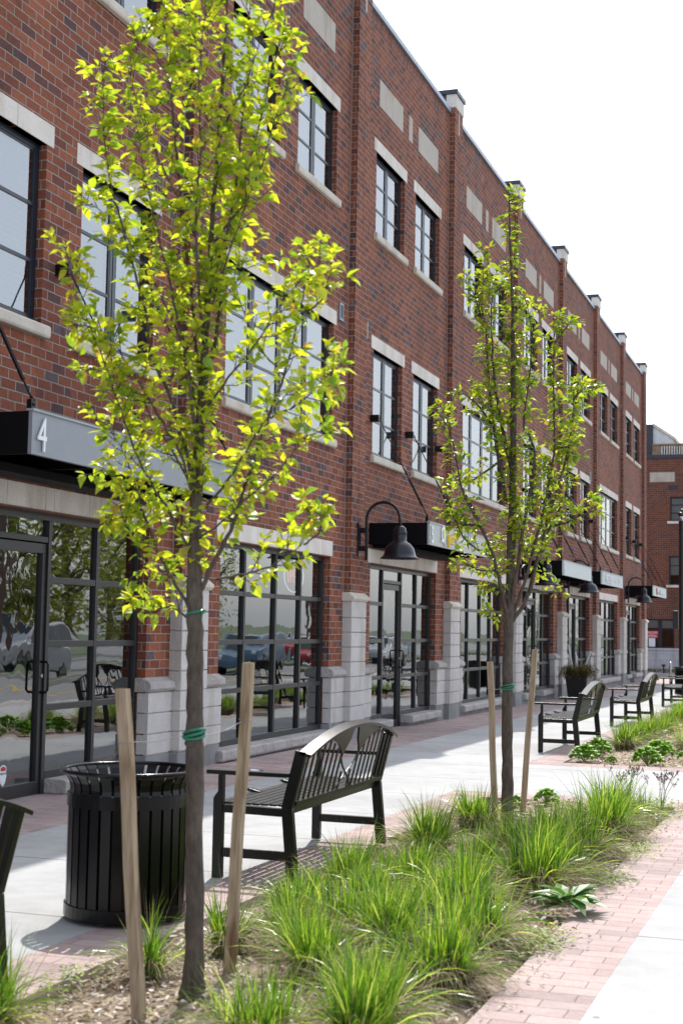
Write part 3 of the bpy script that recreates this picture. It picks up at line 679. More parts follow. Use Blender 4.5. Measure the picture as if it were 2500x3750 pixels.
g = MB(); g.tube([(0,-.2,.17), (0,-.2,.28)], .003, 4); g.tube([(0,.2,.17), (0,.2,.28)], .003, 4); g.build('hanger', MT['black'], neon)
o = MB(); 
o.box(-.003, .003, -.12, .12, -.18, .18); p_ = o.build('window_notice', MT['paper']); p_.location = (XF-.095, PY[3]+1.72, 1.53)
tag(p_, 'white paper notice taped inside the glass left of door 5', 'notice')
o = MB(); o.box(-.002, .002, -.10, .10, -.12, .12); p2_ = o.build('door_notice', plain('blue notice', (.18,.3,.42), .7)); p2_.location = (XF-.07, PY[3]+cols[1]+.62, 1.55)
tag(p2_, 'small blue notice on the glass of door 5', 'notice')
# ================================================================ BUILDING ACROSS THE SIDE STREET
YF = 64.0
fb = empty('corner_building', (0, 0, 0), 'red brick building beyond the side street with a pale block base and roof terrace', 'building')
X0, X1 = -19.0, -4.75
fops = []
wins = []
for k in range(-3, 4):
    xo = k*2.75
    if -18.5 < -6.82+xo and -5.5+xo < -5: wins.append((-6.80+xo, -5.55+xo, 6.42, 7.50)); wins.append((-6.85+xo, -5.60+xo, 3.60, 4.88))
shops = [(-7.88+k*3.0, -6.62+k*3.0, .82, 2.10) for k in range(-3, 1)]
ops = [(a, c, d, e) for a, c, d, e in wins+shops]
b = MB()
zs = sorted({-.6, .80, 9.05}|{z for o in ops for z in o[2:]})
for za, zb in zip(zs, zs[1:]):
    zm = (za+zb)/2; cur = X0
    if zb <= .8001: continue
    for o in sorted(o for o in ops if o[2] < zm < o[3]):
        if o[0] > cur: b.quad((cur,YF,za), (o[0],YF,za), (o[0],YF,zb), (cur,YF,zb))
        cur = o[1]
    b.quad((cur,YF,za), (X1,YF,za), (X1,YF,zb), (cur,YF,zb))
for (a, c, d, e) in ops:
    for p in (((a,YF,d), (a,YF+.15,d), (a,YF+.15,e), (a,YF,e)), ((c,YF,d), (c,YF+.15,d), (c,YF+.15,e), (c,YF,e)), ((a,YF,e), (c,YF,e), (c,YF+.15,e), (a,YF+.15,e)), ((a,YF,d), (c,YF,d), (c,YF+.15,d), (a,YF+.15,d))): b.quad(*p)
b.quad((X1,YF,-.6), (X1,YF+14,-.6), (X1,YF+14,9.2), (X1,YF,9.2)); b.quad((X0,YF,-.6), (X0,YF+14,-.6), (X0,YF+14,9.2), (X0,YF,9.2)); b.quad((X0,YF+14,-.6), (X1,YF+14,-.6), (X1,YF+14,9.2), (X0,YF+14,9.2))
b.build('wall', MT['brickfar'], fb, recalc=False)
b = MB(); b.quad((X0,YF,9.05), (X1,YF,9.05), (X1,YF,9.22), (X0,YF,9.22))
b.build('soldier_course', MT['soldierfar'], fb, recalc=False)
b = MB(); b.box(X0-.04, X1+.04, YF-.05, YF+.3, 9.22, 9.38); b.build('coping', MT['copdark'], fb)
b = MB(); b.quad((X0,YF+.3,9.2), (X1,YF+.3,9.2), (X1,YF+14,9.2), (X0,YF+14,9.2)); b.build('roof', MT['base'], fb, recalc=False)
b = MB(); b.box(X0, X1+.03, YF-.06, YF+.1, -.6, .72); b.build('stone_base', MT['farblock'], fb)
b = MB(); b.box(X0, X1+.05, YF-.09, YF+.1, .723, .82); b.build('base_cap', MT['farblock'], fb, bevel=.01)
for k in range(-3, 1):
    b = MB(); b.box(-7.68+k*3.3, -6.60+k*3.3, YF-.006, YF+.05, 8.17, 8.60); b.build('stone_panel', MT['panel'], fb)
    b = MB(); b.box(-6.86+k*3.3, -6.46+k*3.3, YF-.03, YF, 7.83, 8.02); b.build('vent', MT['copdark'], fb)
def xwindow(a, c, z0, z1, y, parent, rows, cols_=1, mat='navy'):
    m = MB(); F = .06
    m.box(a, c, y+.06, y+.12, z1-F, z1); m.box(a, c, y+.06, y+.12, z0, z0+F); m.box(a, a+F, y+.06, y+.12, z0+F, z1-F); m.box(c-F, c, y+.06, y+.12, z0+F, z1-F)
    for r in range(1, rows): zz = z0+(z1-z0)*r/rows; m.box(a+F, c-F, y+.07, y+.11, zz-.015, zz+.015)
    for r in range(1, cols_): xx = a+(c-a)*r/cols_; m.box(xx-.08, xx+.08, y+.065, y+.115, z0+F, z1-F)
    w_ = m.build('window', MT[mat], parent)
    g = MB(); g.quad((a+.04,y+.1,z0+.04), (c-.04,y+.1,z0+.04), (c-.04,y+.1,z1-.04), (a+.04,y+.1,z1-.04)); g.build('pane', MT['glassfar'], w_, recalc=False)
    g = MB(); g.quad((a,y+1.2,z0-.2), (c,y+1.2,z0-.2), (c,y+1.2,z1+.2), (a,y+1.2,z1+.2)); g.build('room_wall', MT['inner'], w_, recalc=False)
    return w_
for n_, (a, c, z0, z1) in enumerate(wins):
    w_ = xwindow(a, c, z0, z1, YF, fb, 3)
    q = MB(); q.box(a-.12, c+.12, YF-.05, YF+.05, z0-.11, z0-.002); q.build('sill', MT['lime'], w_)
    q = MB(); q.quad((a,YF-.003,z1), (c,YF-.003,z1), (c,YF-.003,z1+.2), (a,YF-.003,z1+.2)); q.build('soldier_lintel', MT['soldierfar'], w_, recalc=False)
    q = MB(); zl = z0+(z1-z0)*(.0 if n_ % 2 == 0 else .35); q.quad((a+.05,YF+.14,zl), (c-.05,YF+.14,zl), (c-.05,YF+.14,z1-.05), (a+.05,YF+.14,z1-.05)); q.build('blind', MT['blind'], w_, recalc=False)
for a, c, z0, z1 in shops:
    w_ = xwindow(a, c, z0, z1, YF, fb, 1, 2)
    q = MB(); q.quad((a,YF-.003,z1), (c,YF-.003,z1), (c,YF-.003,z1+.42), (a,YF-.003,z1+.42)); q.build('soldier_lintel', MT['soldierfar'], w_, recalc=False)
    for (xa, xb) in ((a+.06, (a+c)/2-.08), ((a+c)/2+.08, c-.06)):
        q = MB(); q.box(xa, xb, YF+.07, YF+.11, 1.615, 1.645); q.build('transom', MT['navy'], w_)
    q = MB(); q.quad((a+.06,YF+.14,1.7), (c-.06,YF+.14,1.7), (c-.06,YF+.14,z1-.06), (a+.06,YF+.14,z1-.06)); q.build('blind', MT['blind'], w_, recalc=False)
# NOW OPEN banner behind the left pane (faces -Y)
banner = empty('now_open_banner', (-7.62, YF+.086, 1.42), 'red and white NOW OPEN banner in the ground floor window across the side street', 'banner')
q = MB(); q.box(-.285, .285, 0, .006, -.16, .16); q.build('banner_cloth', MT['redp'], banner)
FM = Matrix(((1,0,0,0), (0,0,-1,0), (0,1,0,0), (0,0,0,1)))
text_mesh('lettering', 'NOW', MT['white'], .17, .001, Matrix.Translation((-.17, -.004, .015)) @ FM, banner, 1.0)
text_mesh('lettering', 'OPEN', MT['white'], .17, .001, Matrix.Translation((-.22, -.004, -.135)) @ FM, banner, 1.0)
pst = MB(); pst.box(-.14, .14, 0, .006, -.2, .2); p_ = pst.build('window_poster', MT['paper']); p_.location = (-7.60, YF+.086, 1.05); tag(p_, 'pale poster below the NOW OPEN banner', 'poster')
# roof terrace: timber parapet with pale balusters, slanted stair housing
b = MB(); b.box(-7.62, X1, YF+.35, YF+.45, 9.38, 9.86); b.build('terrace_parapet', MT['timber'], fb)
b = MB(); b.box(-7.62, X1, YF+.30, YF+.47, 9.863, 9.92); b.build('terrace_rail', MT['timber'], fb)
b = MB()
for k in range(20): b.box(-7.2+k*.11, -7.17+k*.11, YF+.28, YF+.34, 9.40, 9.80)
b.build('balusters', MT['white'], fb)
b = MB(); b.prism([(YF+.6,9.3), (YF+.6,10.85), (YF+3.2,10.1), (YF+3.2,9.3)], -9.5, -7.62, 'x'); b.build('stair_housing_side', MT['copdark'], fb)
b = MB(); b.prism([(-7.617,9.3), (-7.617,10.80), (-6.72,10.15), (-6.72,9.3)], YF+.7, YF+2.8); b.build('stair_housing', MT['whiteclad'], fb)
b = MB(); b.prism([(-7.62,10.803), (-7.62,10.93), (-6.60,10.22), (-6.60,10.08)], YF+.62, YF+2.9); b.build('stair_housing_roof', MT['lime'], fb)
# low planting by the far building
b = MB(); rngf = random.Random(5)
for _ in range(700):
    x = rngf.uniform(-10, -4.8); y = YF-.35-rngf.random()*.35; z = gz(y)+rngf.random()*.14; a = rngf.uniform(0, 6)
    b.quad((x,y,z), (x+.05*math.cos(a),y+.05*math.sin(a),z+.02), (x+.03,y,z+.08))
tag(b.build('ground_cover', MT['evergreen'], recalc=False), 'low brown planting along the foot of the far building', 'planting', kind='stuff')
g = MB(); g.tube([(0,0,-.1), (0,0,.28)], .03, 8); g.lathe([(.0,.36), (.09,.36), (.10,.34), (.04,.27)], 0, 0, 12); o = g.build('bollard_light', MT['black']); o.location = (-7.0, YF-.8, gz(60)); tag(o, 'small dark bollard light standing by the far building', 'bollard light')

# ================================================================ BENCHES
def make_bench():
    t = empty('park_bench', (0, 0, 0), None, None); L = 1.70; m = MT['benchm']; T = .042
    for s, yy in ((0, 0), (1, L-T)):
        b = MB(); b.prism([(0,0), (.058,0), (.058,.40), (.058,.43), (.058,.585), (.028,.585), (.028,.49), (.012,.47), (0,.45)], yy, yy+T); b.build('leg', m, t, bevel=.003)
        b = MB(); b.prism([(.46,0), (.525,0), (.485,.415), (.42,.415)], yy, yy+T); b.build('leg', m, t, bevel=.003)
        b = MB(); b.prism([(.42,.417), (.485,.417), (.565,.735), (.50,.745)], yy, yy+T); b.build('back_post', m, t, bevel=.003)
        b = MB(); b.prism([(-.045,.587), (.455,.587), (.462,.612), (-.045,.612)], yy-.006, yy+T+.006); b.build('armrest', m, t, bevel=.004)
        b = MB(); b.prism([(.06,.372), (.42,.366), (.42,.412), (.06,.417)], yy+.003, yy+T-.003); b.build('seat_rail', m, t, bevel=.003)
        b = MB(); b.prism([(.06,.12), (.446,.12), (.441,.17), (.06,.17)], yy+.004, yy+T-.004); b.build('stretcher', m, t, bevel=.003)
    b = MB()
    for k in range(7):
        x = .07+k*.053; b.box(x, x+.040, T-.003, L-T+.003, .418, .430)
    b.box(.006, .060, T, L-T, .405, .430)
    for k in (1, 2, 3, 4): yy = L*k/5; b.box(.06, .43, yy-.014, yy+.014, .404, .4175)
    b.build('seat', MT['benchtop'], t, bevel=.002)
    for k in (1, 2):
        b = MB(); b.prism([(-.005,.431), (.07,.431), (.07,.436), (.0,.452), (-.03,.448)], L*k/3-.025, L*k/3+.025); b.build('seat_tab', m, t, bevel=.003)
    b = MB(); b.box(.43, .455, T, L-T, .375, .425); b.build('rear_rail', m, t, bevel=.003)
    # backrest drawn in its own slanted plane: v along the bench, h up the slope
    lean = math.atan2(.08, .32)
    def bk(v, h, off=0): return (.452+h*math.sin(lean)+off*math.cos(lean), v, .418+h*math.cos(lean)-off*math.sin(lean))
    def arch(v):
        u = (v-L/2)/(L/2); return .33+.135*(1-abs(u)**2.1)
    b = MB(); N = 36
    for w0, hh in ((0, 0),):
        for i in range(N):
            v0 = L*i/N; v1 = L*(i+1)/N
            P = [bk(v0, arch(v0), -.004), bk(v0, arch(v0), .066), bk(v1, arch(v1), .066), bk(v1, arch(v1), -.004)]
            Q = [bk(v0, arch(v0)-.018, -.004), bk(v0, arch(v0)-.018, .066), bk(v1, arch(v1)-.018, .066), bk(v1, arch(v1)-.018, -.004)]
            b.quad(*P); b.quad(*Q); b.quad(P[0], P[3], Q[3], Q[0]); b.quad(P[1], P[2], Q[2], Q[1])
            if i == 0: b.quad(P[0], P[1], Q[1], Q[0])
            if i == N-1: b.quad(P[2], P[3], Q[3], Q[2])
    o = b.build('top_rail', m, t); o.modifiers.new('b', 'BEVEL').width = .003
    def slab(pts, t0, t1, bb):                        # polygon in the back plane with thickness
        n = len(pts); s0 = len(bb.v)
        for off in (t0, t1):
            for v, h in pts: bb.v.append(bk(v, h, off))
        for k in range(n):
            k2 = (k+1) % n; bb.f.append((s0+k, s0+k2, s0+n+k2, s0+n+k)); bb.m.append(0)
        bb.f.append(tuple(s0+k for k in range(n))); bb.m.append(0); bb.f.append(tuple(s0+n+k for k in range(n))[::-1]); bb.m.append(0)
    c = L/2; pl_ = MB()
    for s in (-1, 1):
        A = [(c+s*.03, arch(c)-.02), (c+s*.15, arch(c+.15)-.02), (c+s*.3, arch(c+.3)-.02), (c+s*.40, arch(c+.40)-.02), (c+s*.54, arch(c+.54)-.02), (c+s*.40, .38), (c+s*.29, .345), (c+s*.22, .305), (c+s*.16, .26), (c+s*.13, .30), (c+s*.08, .35)]
        slab(A if s > 0 else A[::-1], .022, .034, pl_)
    pl_.build('back_plate', m, t)
    b = MB(); 
    for k in range(19):
        v = .085+k*(L-.17)/18
        if abs(v-c) < .02: continue
        top = arch(v)-.015
        d = abs(v-c)
        if d < .46: top = .275+(max(d,.16)-.16)*.42
        if d < .14: top = .12+d*.4
        slab([(v-.0105, .03), (v+.0105, .03), (v+.0105, top), (v-.0105, top)], .023, .030, b)
    for s in (-1, 1):                                 # crossing tulip stems
        prev = None
        for i in range(13):
            q = i/12; v = c+s*(.155-.31*q+.09*math.sin(q*math.pi)*0); v = c+s*(.16*math.cos(q*math.pi*.92)); h = .27-.24*q
            if prev: slab([(prev[0]-.009, prev[1]), (prev[0]+.009, prev[1]), (v+.009, h), (v-.009, h)], .022+.001*s, .031+.001*s, b)
            prev = (v, h)
    slab([(T, .02), (L-T, .02), (L-T, .045), (T, .045)], .010, .040, b)
    b.build('backrest_bars', m, t)
    return t
bench0 = make_bench()
for k, (x, y, rz, lab) in enumerate([(-3.39, 7.62, 0, 'dark metal bench facing the shops right behind the near tree and its stakes'), (-3.47, 17.58, 0, 'dark metal bench on red pavers beside the first row of leafy shrubs'),
        (-3.47, 23.55, 0, 'dark metal bench just beyond the shrub bed bench, third from the front'), (-3.50, 31.2, 0, 'farthest dark metal bench cut off by the right edge of the photo'), (-3.40, 2.98, 0, 'nearest dark metal bench, only its back corner showing at the left edge')]):
    o = bench0 if k == 0 else copy_tree(bench0)
    o.location = (x, y, gz(y+.4)+.002); tag(o, lab, 'bench', 'metal benches along the planting beds')
# ================================================================ LITTER BINS
def make_bin():
    t = empty('litter_bin', (0, 0, 0), None, None); m = MT['canblk']; n = 30; b = MB()
    prof = [(.295,.03), (.295,.60), (.289,.635), (.295,.665), (.312,.695), (.328,.712)]
    for k in range(n):
        a0 = 2*math.pi*k/n; da = .082
        for (ra, za), (rb, zb) in zip(prof, prof[1:]):
            for s, th in ((0, 0), (1, -.008)):
                pa = [((ra+th)*math.cos(a0-da), (ra+th)*math.sin(a0-da), za), ((ra+th)*math.cos(a0+da), (ra+th)*math.sin(a0+da), za), ((rb+th)*math.cos(a0+da), (rb+th)*math.sin(a0+da), zb), ((rb+th)*math.cos(a0-da), (rb+th)*math.sin(a0-da), zb)]
                b.quad(*pa)
            for d in (-da, da):
                b.quad((ra*math.cos(a0+d), ra*math.sin(a0+d), za), (rb*math.cos(a0+d), rb*math.sin(a0+d), zb), ((rb-.008)*math.cos(a0+d), (rb-.008)*math.sin(a0+d), zb), ((ra-.008)*math.cos(a0+d), (ra-.008)*math.sin(a0+d), za))
    b.build('slats', m, t, recalc=False)
    for (z0, z1, r) in ((.545, .615, .301), (.02, .085, .303)):
        b = MB(); b.lathe([(r-.02,z0), (r,z0+.004), (r,z1-.004), (r-.02,z1)], 0, 0, 48); b.build('band', m, t, smooth=False)
    b = MB(); pts = [(.330*math.cos(a), .330*math.sin(a), .716) for a in [i*2*math.pi/48 for i in range(49)]]; b.tube(pts, .011, 8, False); b.build('rim', m, t, smooth=True)
    b = MB(); b.lathe([(.27,.04), (.272,.58), (.262,.585), (.26,.06), (0,.06)], 0, 0, 32); b.build('liner', MT['black'], t)
    b = MB(); b.lathe([(.0,.66), (.05,.655), (.17,.66), (.19,.675), (.2,.69)], 0, 0, 32)
    b = MB(); b.lathe([(.12,0), (.12,.03), (0,.03)], 0, 0, 24); b.build('foot', m, t)
    b = MB(); b.lathe([(.255,.04), (.255,.02), (0,.02)], 0, 0, 32); b.build('floor', m, t)
    return t
bin0 = make_bin(); bin0.location = (-3.30, 6.40, gz(6.4)+.002); tag(bin0, 'black slatted litter bin with a flared rim behind the near tree', 'litter bin', 'slatted litter bins')
b1 = copy_tree(bin0); b1.location = (-3.66, 38.3, gz(38.3)); tag(b1, 'black slatted litter bin far away, cut off at the right edge behind the last bench', 'litter bin', 'slatted litter bins')
# ================================================================ LAMP POST, BIKE HOOP, PLANTER, LITTER
lp = empty('lamp_post', (-4.12, 42.0, gz(42)), 'dark bronze street lamp post at the right edge in front of the far building', 'lamp post')
b = MB(); b.lathe([(.16,0), (.16,.5), (.13,.58), (.105,.7), (.10,5.0), (.115,5.02), (.115,5.1), (.07,5.13), (.05,5.2), (0,5.22)], 0, 0, 24); b.build('pole', MT['polem'], lp, smooth=False)
b = MB(); b.lathe([(.13,4.86), (.14,4.9), (.14,4.94), (.10,5.0)], 0, 0, 20); b.build('collar', MT['chrome'], lp)
b = MB(); b.box(-.26, -.11, -.12, .12, 1.75, 2.27); b.build('control_box', MT['polem'], lp, bevel=.01)
b = MB(); b.tube([(0,0,5.0), (.3,0,5.0), (.9,0,5.15), (1.4,0,5.2)], .035, 8); b.build('arm', MT['polem'], lp, smooth=True)
b = MB(); b.prism([(1.3,5.1), (2.0,5.16), (2.05,5.22), (1.8,5.3), (1.3,5.28)], -.15, .15); b.build('lamp_head', MT['polem'], lp, bevel=.02)
hoop = MB(); hoop.tube([(0,0,0), (0,0,.55)]+[(0, .22-.22*math.cos(a), .58+.22*math.sin(a)) for a in [i*math.pi/10 for i in range(11)]]+[(0,.44,0)], .026, 10)
o = hoop.build('bike_hoop', MT['chrome'], smooth=True); o.location = (-4.40, 41.5, gz(41.5)); o.rotation_euler.z = R(8); tag(o, 'steel bicycle hoop beyond the last bench near the lamp post', 'bike rack')
pot = empty('tall_planter', (-5.66, 33.4, gz(33.4)), 'tall black planter with browned evergreen sprigs and birch poles by a shop door', 'planter')
b = MB(); s0, s1 = .19, .26
for z0, z1, a, c in ((0, .56, s0, s1),):
    pts = lambda s, z: [(-s,-s,z), (s,-s,z), (s,s,z), (-s,s,z)]
    A, B_ = pts(a, z0), pts(c, z1); Cc, Dd = pts(c-.03, z1), pts(c-.05, z1-.08)
    for P, Q in ((A, B_), (B_, Cc), (Cc, Dd)):
        for k in range(4): b.quad(P[k], P[(k+1) % 4], Q[(k+1) % 4], Q[k])
    b.quad(*Dd)
b.build('pot', MT['potm'], pot)
r_ = random.Random(11); b = MB()
for _ in range(700):
    a = r_.uniform(0, 6.28); rr = .05+.36*r_.random()**.6; p0 = Vector((.12*math.cos(a), .12*math.sin(a), .52)); p1 = Vector((rr*math.cos(a), rr*math.sin(a), .62+.22*r_.random())); p2 = p1+Vector((.1*math.cos(a), .1*math.sin(a), -.10-.16*r_.random()))
    for (u, v) in ((p0, p1), (p1, p2)):
        for q in range(4):
            m = u.lerp(v, q/4+r_.random()*.2); d = Vector((r_.uniform(-1,1), r_.uniform(-1,1), r_.uniform(-.6,.3))).normalized()*.055; s_ = d.cross(Vector((0,0,1))).normalized()*.008
            b.quad(m-s_, m+s_, m+d+s_*.5, m+d-s_*.5)
b.build('sprigs', MT['evergreen'], pot, recalc=False)
for pts, rr in (([( -.08,-.05,.5), (-.16,-.1,.95), (-.2,-.14,1.27)], .028), ([(.0,.0,.5), (-.05,-.04,1.1)], .022), ([(.05,.05,.5), (.17,.14,.85), (.27,.2,1.12)], .013)):
    b = MB(); b.tube(pts, [rr, rr*.95, rr*.8][:len(pts)], 8); b.build('birch_pole', MT['birch'], pot, smooth=True)
b = MB()
for k in range(7):
    y0 = .02*k; b.quad((-.06+.0*k,-.1+y0*1.3,.004+.006*(k % 2)), (.06,-.1+y0*1.3,.012), (.06,-.1+y0*1.3+.03,.006), (-.06,-.1+y0*1.3+.03,.012+.006*(k % 2)))
o = b.build('paper_litter', MT['paper'], recalc=False); o.location = (-5.55, 13.55, gz(13.5)+.004); o.rotation_euler.z = .5; tag(o, 'crumpled white paper lying on the red bricks behind the near bench', 'litter')

# ================================================================ TREES
def leafshape(b, base, d, nrm, L, W, fold=.35, curl=.25):
    d = d.normalized(); s = d.cross(nrm); 
    if s.length < 1e-4: return
    s.normalize(); n = s.cross(d).normalized()
    P = lambda u, v: base+d*(u*L)+s*(v*W)+n*(abs(v)*W*fold-curl*L*u*u)
    k = len(b.v)
    for u, v in ((0,0), (.22,.40), (.50,.52), (.78,.27), (1.05,0), (.78,-.27), (.50,-.52), (.22,-.40), (.5,0)): b.v.append(tuple(P(u, v)))
    for f in ((0,1,2,8), (8,2,3,4), (0,8,6,7), (8,4,5,6)): b.f.append(tuple(k+i for i in f)); b.m.append(b.mi)
F_, CX_, CY_ = 3267., 784., 1176.
def unproj(px, py, y):                                 # a point of the photo put back at its measured distance
    v = fw*F_+r2*(px-CX_)-u2*(py-CY_); t = y/v.y; return Vector((0, 0, EYE))+v*t
def wid(y): return F_/(y*.945+2.35*.327)
def build_tree(name, y0, trunk, branches, label, seed, leafmat, dens, LL, side_len, depth):
    rg = random.Random(seed)
    base = unproj(trunk[0][0], trunk[0][1], y0); t = empty(name, tuple(base), label, 'tree', 'young staked street trees')
    S = wid(y0); wood = MB(); tw = MB(); lv = MB(); off = base
    def conv(px, py, dy): return unproj(px, py, y0+dy)-off
    pts = [conv(x, y, 0) for x, y, w_ in trunk]; rad = [w_*.92/2/S for _, _, w_ in trunk]
    fine = []; fr = []
    for i in range(len(pts)-1):
        for k in range(4):
            q = k/4; j = Vector((rg.uniform(-1,1), rg.uniform(-1,1), 0))*rad[i]*.10*(0 if i == 0 and k == 0 else 1)
            fine.append(pts[i].lerp(pts[i+1], q)+j); fr.append((rad[i]*(1-q)+rad[i+1]*q)*rg.uniform(.95, 1.07))
    fine.append(pts[-1]); fr.append(rad[-1]); wood.tube(fine, fr, 12)
    allb = []; samp = [(x, y, 0.) for x, y, _ in trunk]
    for br in branches:
        w0, pp = br; ang = rg.uniform(-1, 1)*depth; n = len(pp)
        q0 = min(samp, key=lambda q: (q[0]-pp[0][0])**2+(q[1]-pp[0][1])**2); d0 = q0[2] if (q0[0]-pp[0][0])**2+(q0[1]-pp[0][1])**2 < 2500 else 0
        dy = [d0+(ang-d0)*(i/(n-1))**.8 for i in range(n)] if d0 == 0 else [d0+ang*.4*(i/(n-1)) for i in range(n)]
        for i in range(n-1):
            for q in range(6): samp.append((pp[i][0]+(pp[i+1][0]-pp[i][0])*q/6, pp[i][1]+(pp[i+1][1]-pp[i][1])*q/6, dy[i]+(dy[i+1]-dy[i])*q/6))
        P = [conv(x, y, d) for (x, y), d in zip(pp, dy)]
        Q = []
        for i in range(n-1):                          # smooth
            p0 = P[max(i-1, 0)]; p1 = P[i]; p2 = P[i+1]; p3 = P[min(i+2, n-1)]
            for k in range(5):
                q = k/5; Q.append(.5*((2*p1)+(p2-p0)*q+(2*p0-5*p1+4*p2-p3)*q*q+(3*p1-p0-3*p2+p3)*q**3))
        Q.append(P[-1]); m = len(Q)
        rr = [max(w0*.72/2/S*(1-.86*(i/(m-1))), .0018) for i in range(m)]; Q = [q+Vector((rg.uniform(-1,1), rg.uniform(-1,1), rg.uniform(-1,1)))*.004 for q in Q]
        wood.tube(Q, rr, 7); allb.append((Q, rr, 1.0))
    ti = int(len(fine)*.40); allb.append((fine[ti:], fr[ti:], 1.1)); allb.append((fine[ti:ti+len(fine)//4], fr[ti:], 1.3))
    def leaf_at(p, d, s=1.0):
        L = LL*s*rg.uniform(.6, 1.15); nrm = Vector((rg.uniform(-.7,.7), rg.uniform(-.7,.7), 1)).normalized()
        d = (d+Vector((rg.uniform(-.8,.8), rg.uniform(-.8,.8), rg.uniform(-.7,.35)))).normalized()
        stem = p+d*L*.3; tw.tube([p, stem], .0009, 3, False); leafshape(lv, stem, d, nrm, L, L*rg.uniform(.55,.72), rg.uniform(.15,.6), rg.uniform(-.05,.5))
    for Q, rr, dd in allb:
        ln = [0]
        for a, c in zip(Q, Q[1:]): ln.append(ln[-1]+(c-a).length)
        tot = ln[-1]; s = tot*.18
        while s < tot:
            i = max(k for k in range(len(ln)) if ln[k] <= s); i = min(i, len(Q)-2); q = (s-ln[i])/max(ln[i+1]-ln[i], 1e-6); p = Q[i].lerp(Q[i+1], q); dr = (Q[i+1]-Q[i]).normalized()
            a = rg.uniform(0, 6.28); o1 = dr.orthogonal().normalized(); o2 = dr.cross(o1); side = o1*math.cos(a)+o2*math.sin(a)
            if rg.random() < .48*dd:
                L = side_len*rg.uniform(.35, 1.15)*(1-.35*s/tot); d = (side+dr*rg.uniform(.4,1.0)+Vector((0,0,.35))).normalized()
                e = p+d*L; mid = p.lerp(e, .5)+Vector((0,0,-.1*L)); tw.tube([p, mid, e], [.0026, .002, .0012], 4, False)
                nl = max(4, int(L*dens*1.05))
                for k in range(nl):
                    q = .3+.7*k/max(nl-1, 1); pp_ = p.lerp(e, q); leaf_at(pp_, (side.cross(d)*rg.choice((-1,1))+d*.5), .85+.25*q)
                for k in range(3): leaf_at(e, d+Vector((rg.uniform(-.5,.5), rg.uniform(-.5,.5), rg.uniform(-.1,.6))), .7)
            else:
                for k in range(rg.choice((1, 2, 2, 3))): leaf_at(p, side+Vector((0,0,.1)), .9)
            s += rg.uniform(.6, 1.4)/(dens*1.0)
        for k in range(6): leaf_at(Q[-1], (Q[-1]-Q[-2]).normalized()+Vector((rg.uniform(-.6,.6), rg.uniform(-.6,.6), 0)), .75)
    wood.build('trunk', MT['bark'], t, smooth=True); tw.build('twigs', MT['twig'], t, recalc=False); lv.build('crown', leafmat, t, recalc=False)
    return t
T1t = [(438,2318,84), (440,2285,62), (446,2200,47), (447,2050,44), (447,1900,43), (448,1720,47), (446,1690,44), (447,1600,41), (449,1500,43), (448,1400,42), (447,1290,35), (450,1170,31), (455,1050,27), (462,930,23), (470,800,19), (480,650,16), (488,500,13), (500,350,10), (510,200,8), (520,50,6), (526,-100,5), (530,-240,3)]
T1b = [(9, [(438,1432),(410,1402),(375,1395),(345,1412),(318,1400)]), (12, [(440,1400),(395,1330),(352,1240),(312,1120),(285,1040),(242,965)]),
 (17, [(452,1370),(488,1300),(528,1220),(562,1120),(602,1000),(652,860),(682,740),(702,650),(716,588)]), (9, [(498,1330),(560,1318),(620,1300),(690,1250),(735,1170)]),
 (10, [(472,1165),(520,1110),(562,1040),(604,975),(660,905),(765,855)]), (17, [(466,900),(498,770),(512,650),(520,560),(560,420),(602,260),(628,150),(655,50)]),
 (12, [(448,1190),(420,1060),(362,950),(300,850),(240,765),(170,745)]), (14, [(446,1110),(402,940),(352,820),(330,700),(292,560),(250,400),(236,210),(244,125)]),
 (13, [(452,1010),(430,850),(402,700),(370,560),(332,400),(312,270)]), (13, [(462,905),(442,700),(425,550),(410,400),(396,250),(382,100),(372,-30)]),
 (11, [(470,810),(456,650),(450,500),(460,350),(456,200),(468,50),(476,-90)]), (12, [(482,660),(530,500),(550,350),(562,200),(572,60),(582,-70)]),
 (10, [(448,1290),(402,1200),(342,1100),(302,1010),(262,900),(226,790),(180,680),(150,570)]), (9, [(470,940),(540,850),(600,770),(650,690),(735,600)]),
 (8, [(448,1240),(400,1170),(340,1140),(290,1110),(235,1075)]), (8, [(455,1240),(520,1190),(560,1150),(640,1080),(700,1010),(745,985)]),
 (9, [(460,980),(420,800),(350,640),(270,520),(190,450)]), (8, [(480,620),(420,480),(350,330),(300,170),(345,60)]), (9, [(488,560),(560,470),(600,380),(640,250),(690,110)]),
 (8, [(470,760),(520,600),(560,480),(572,380)]), (7, [(500,330),(450,200),(430,60),(440,-60)]), (7, [(505,300),(560,200),(600,90),(640,-20)]),
 (8, [(450,1130),(380,1010),(310,900),(250,860),(190,840)]), (8, [(620,960),(680,930),(740,880),(780,840)]), (7, [(690,720),(730,700),(755,640),(765,580)]), (7, [(650,860),(600,800),(560,720),(540,620),(600,590)]),
 (7, [(700,1250),(735,1220),(745,1180)]), (6, [(310,1110),(290,1200),(330,1290),(300,1330)]), (7, [(350,1240),(330,1180),(280,1160),(250,1200)])]
build_tree('young_tree', 5.07, T1t, T1b, 'near young tree with bright yellow green leaves, its thin trunk tied between two stakes', 4, MT['leaf'], 55, .052, .14, .42)
c5 = lambda x, y: ((1250+x/1.2544)/1.59439, (1250+y/1.2544)/1.59439)
cq = lambda x, y: ((1650+x/1.96)/1.59439, (800+y/1.96)/1.59439)
T2t = [(1163,1895,40), (1164,1860,31), (1165,1780,28), (1163,1650,27), (1166,1500,26), (1169,1400,24), (1171,1300,21), (1174,1200,19), (1177,1080,16), (1178,960,14), (1178,820,11), (1176,680,8), (1171,560,5), (1168,445,3)]
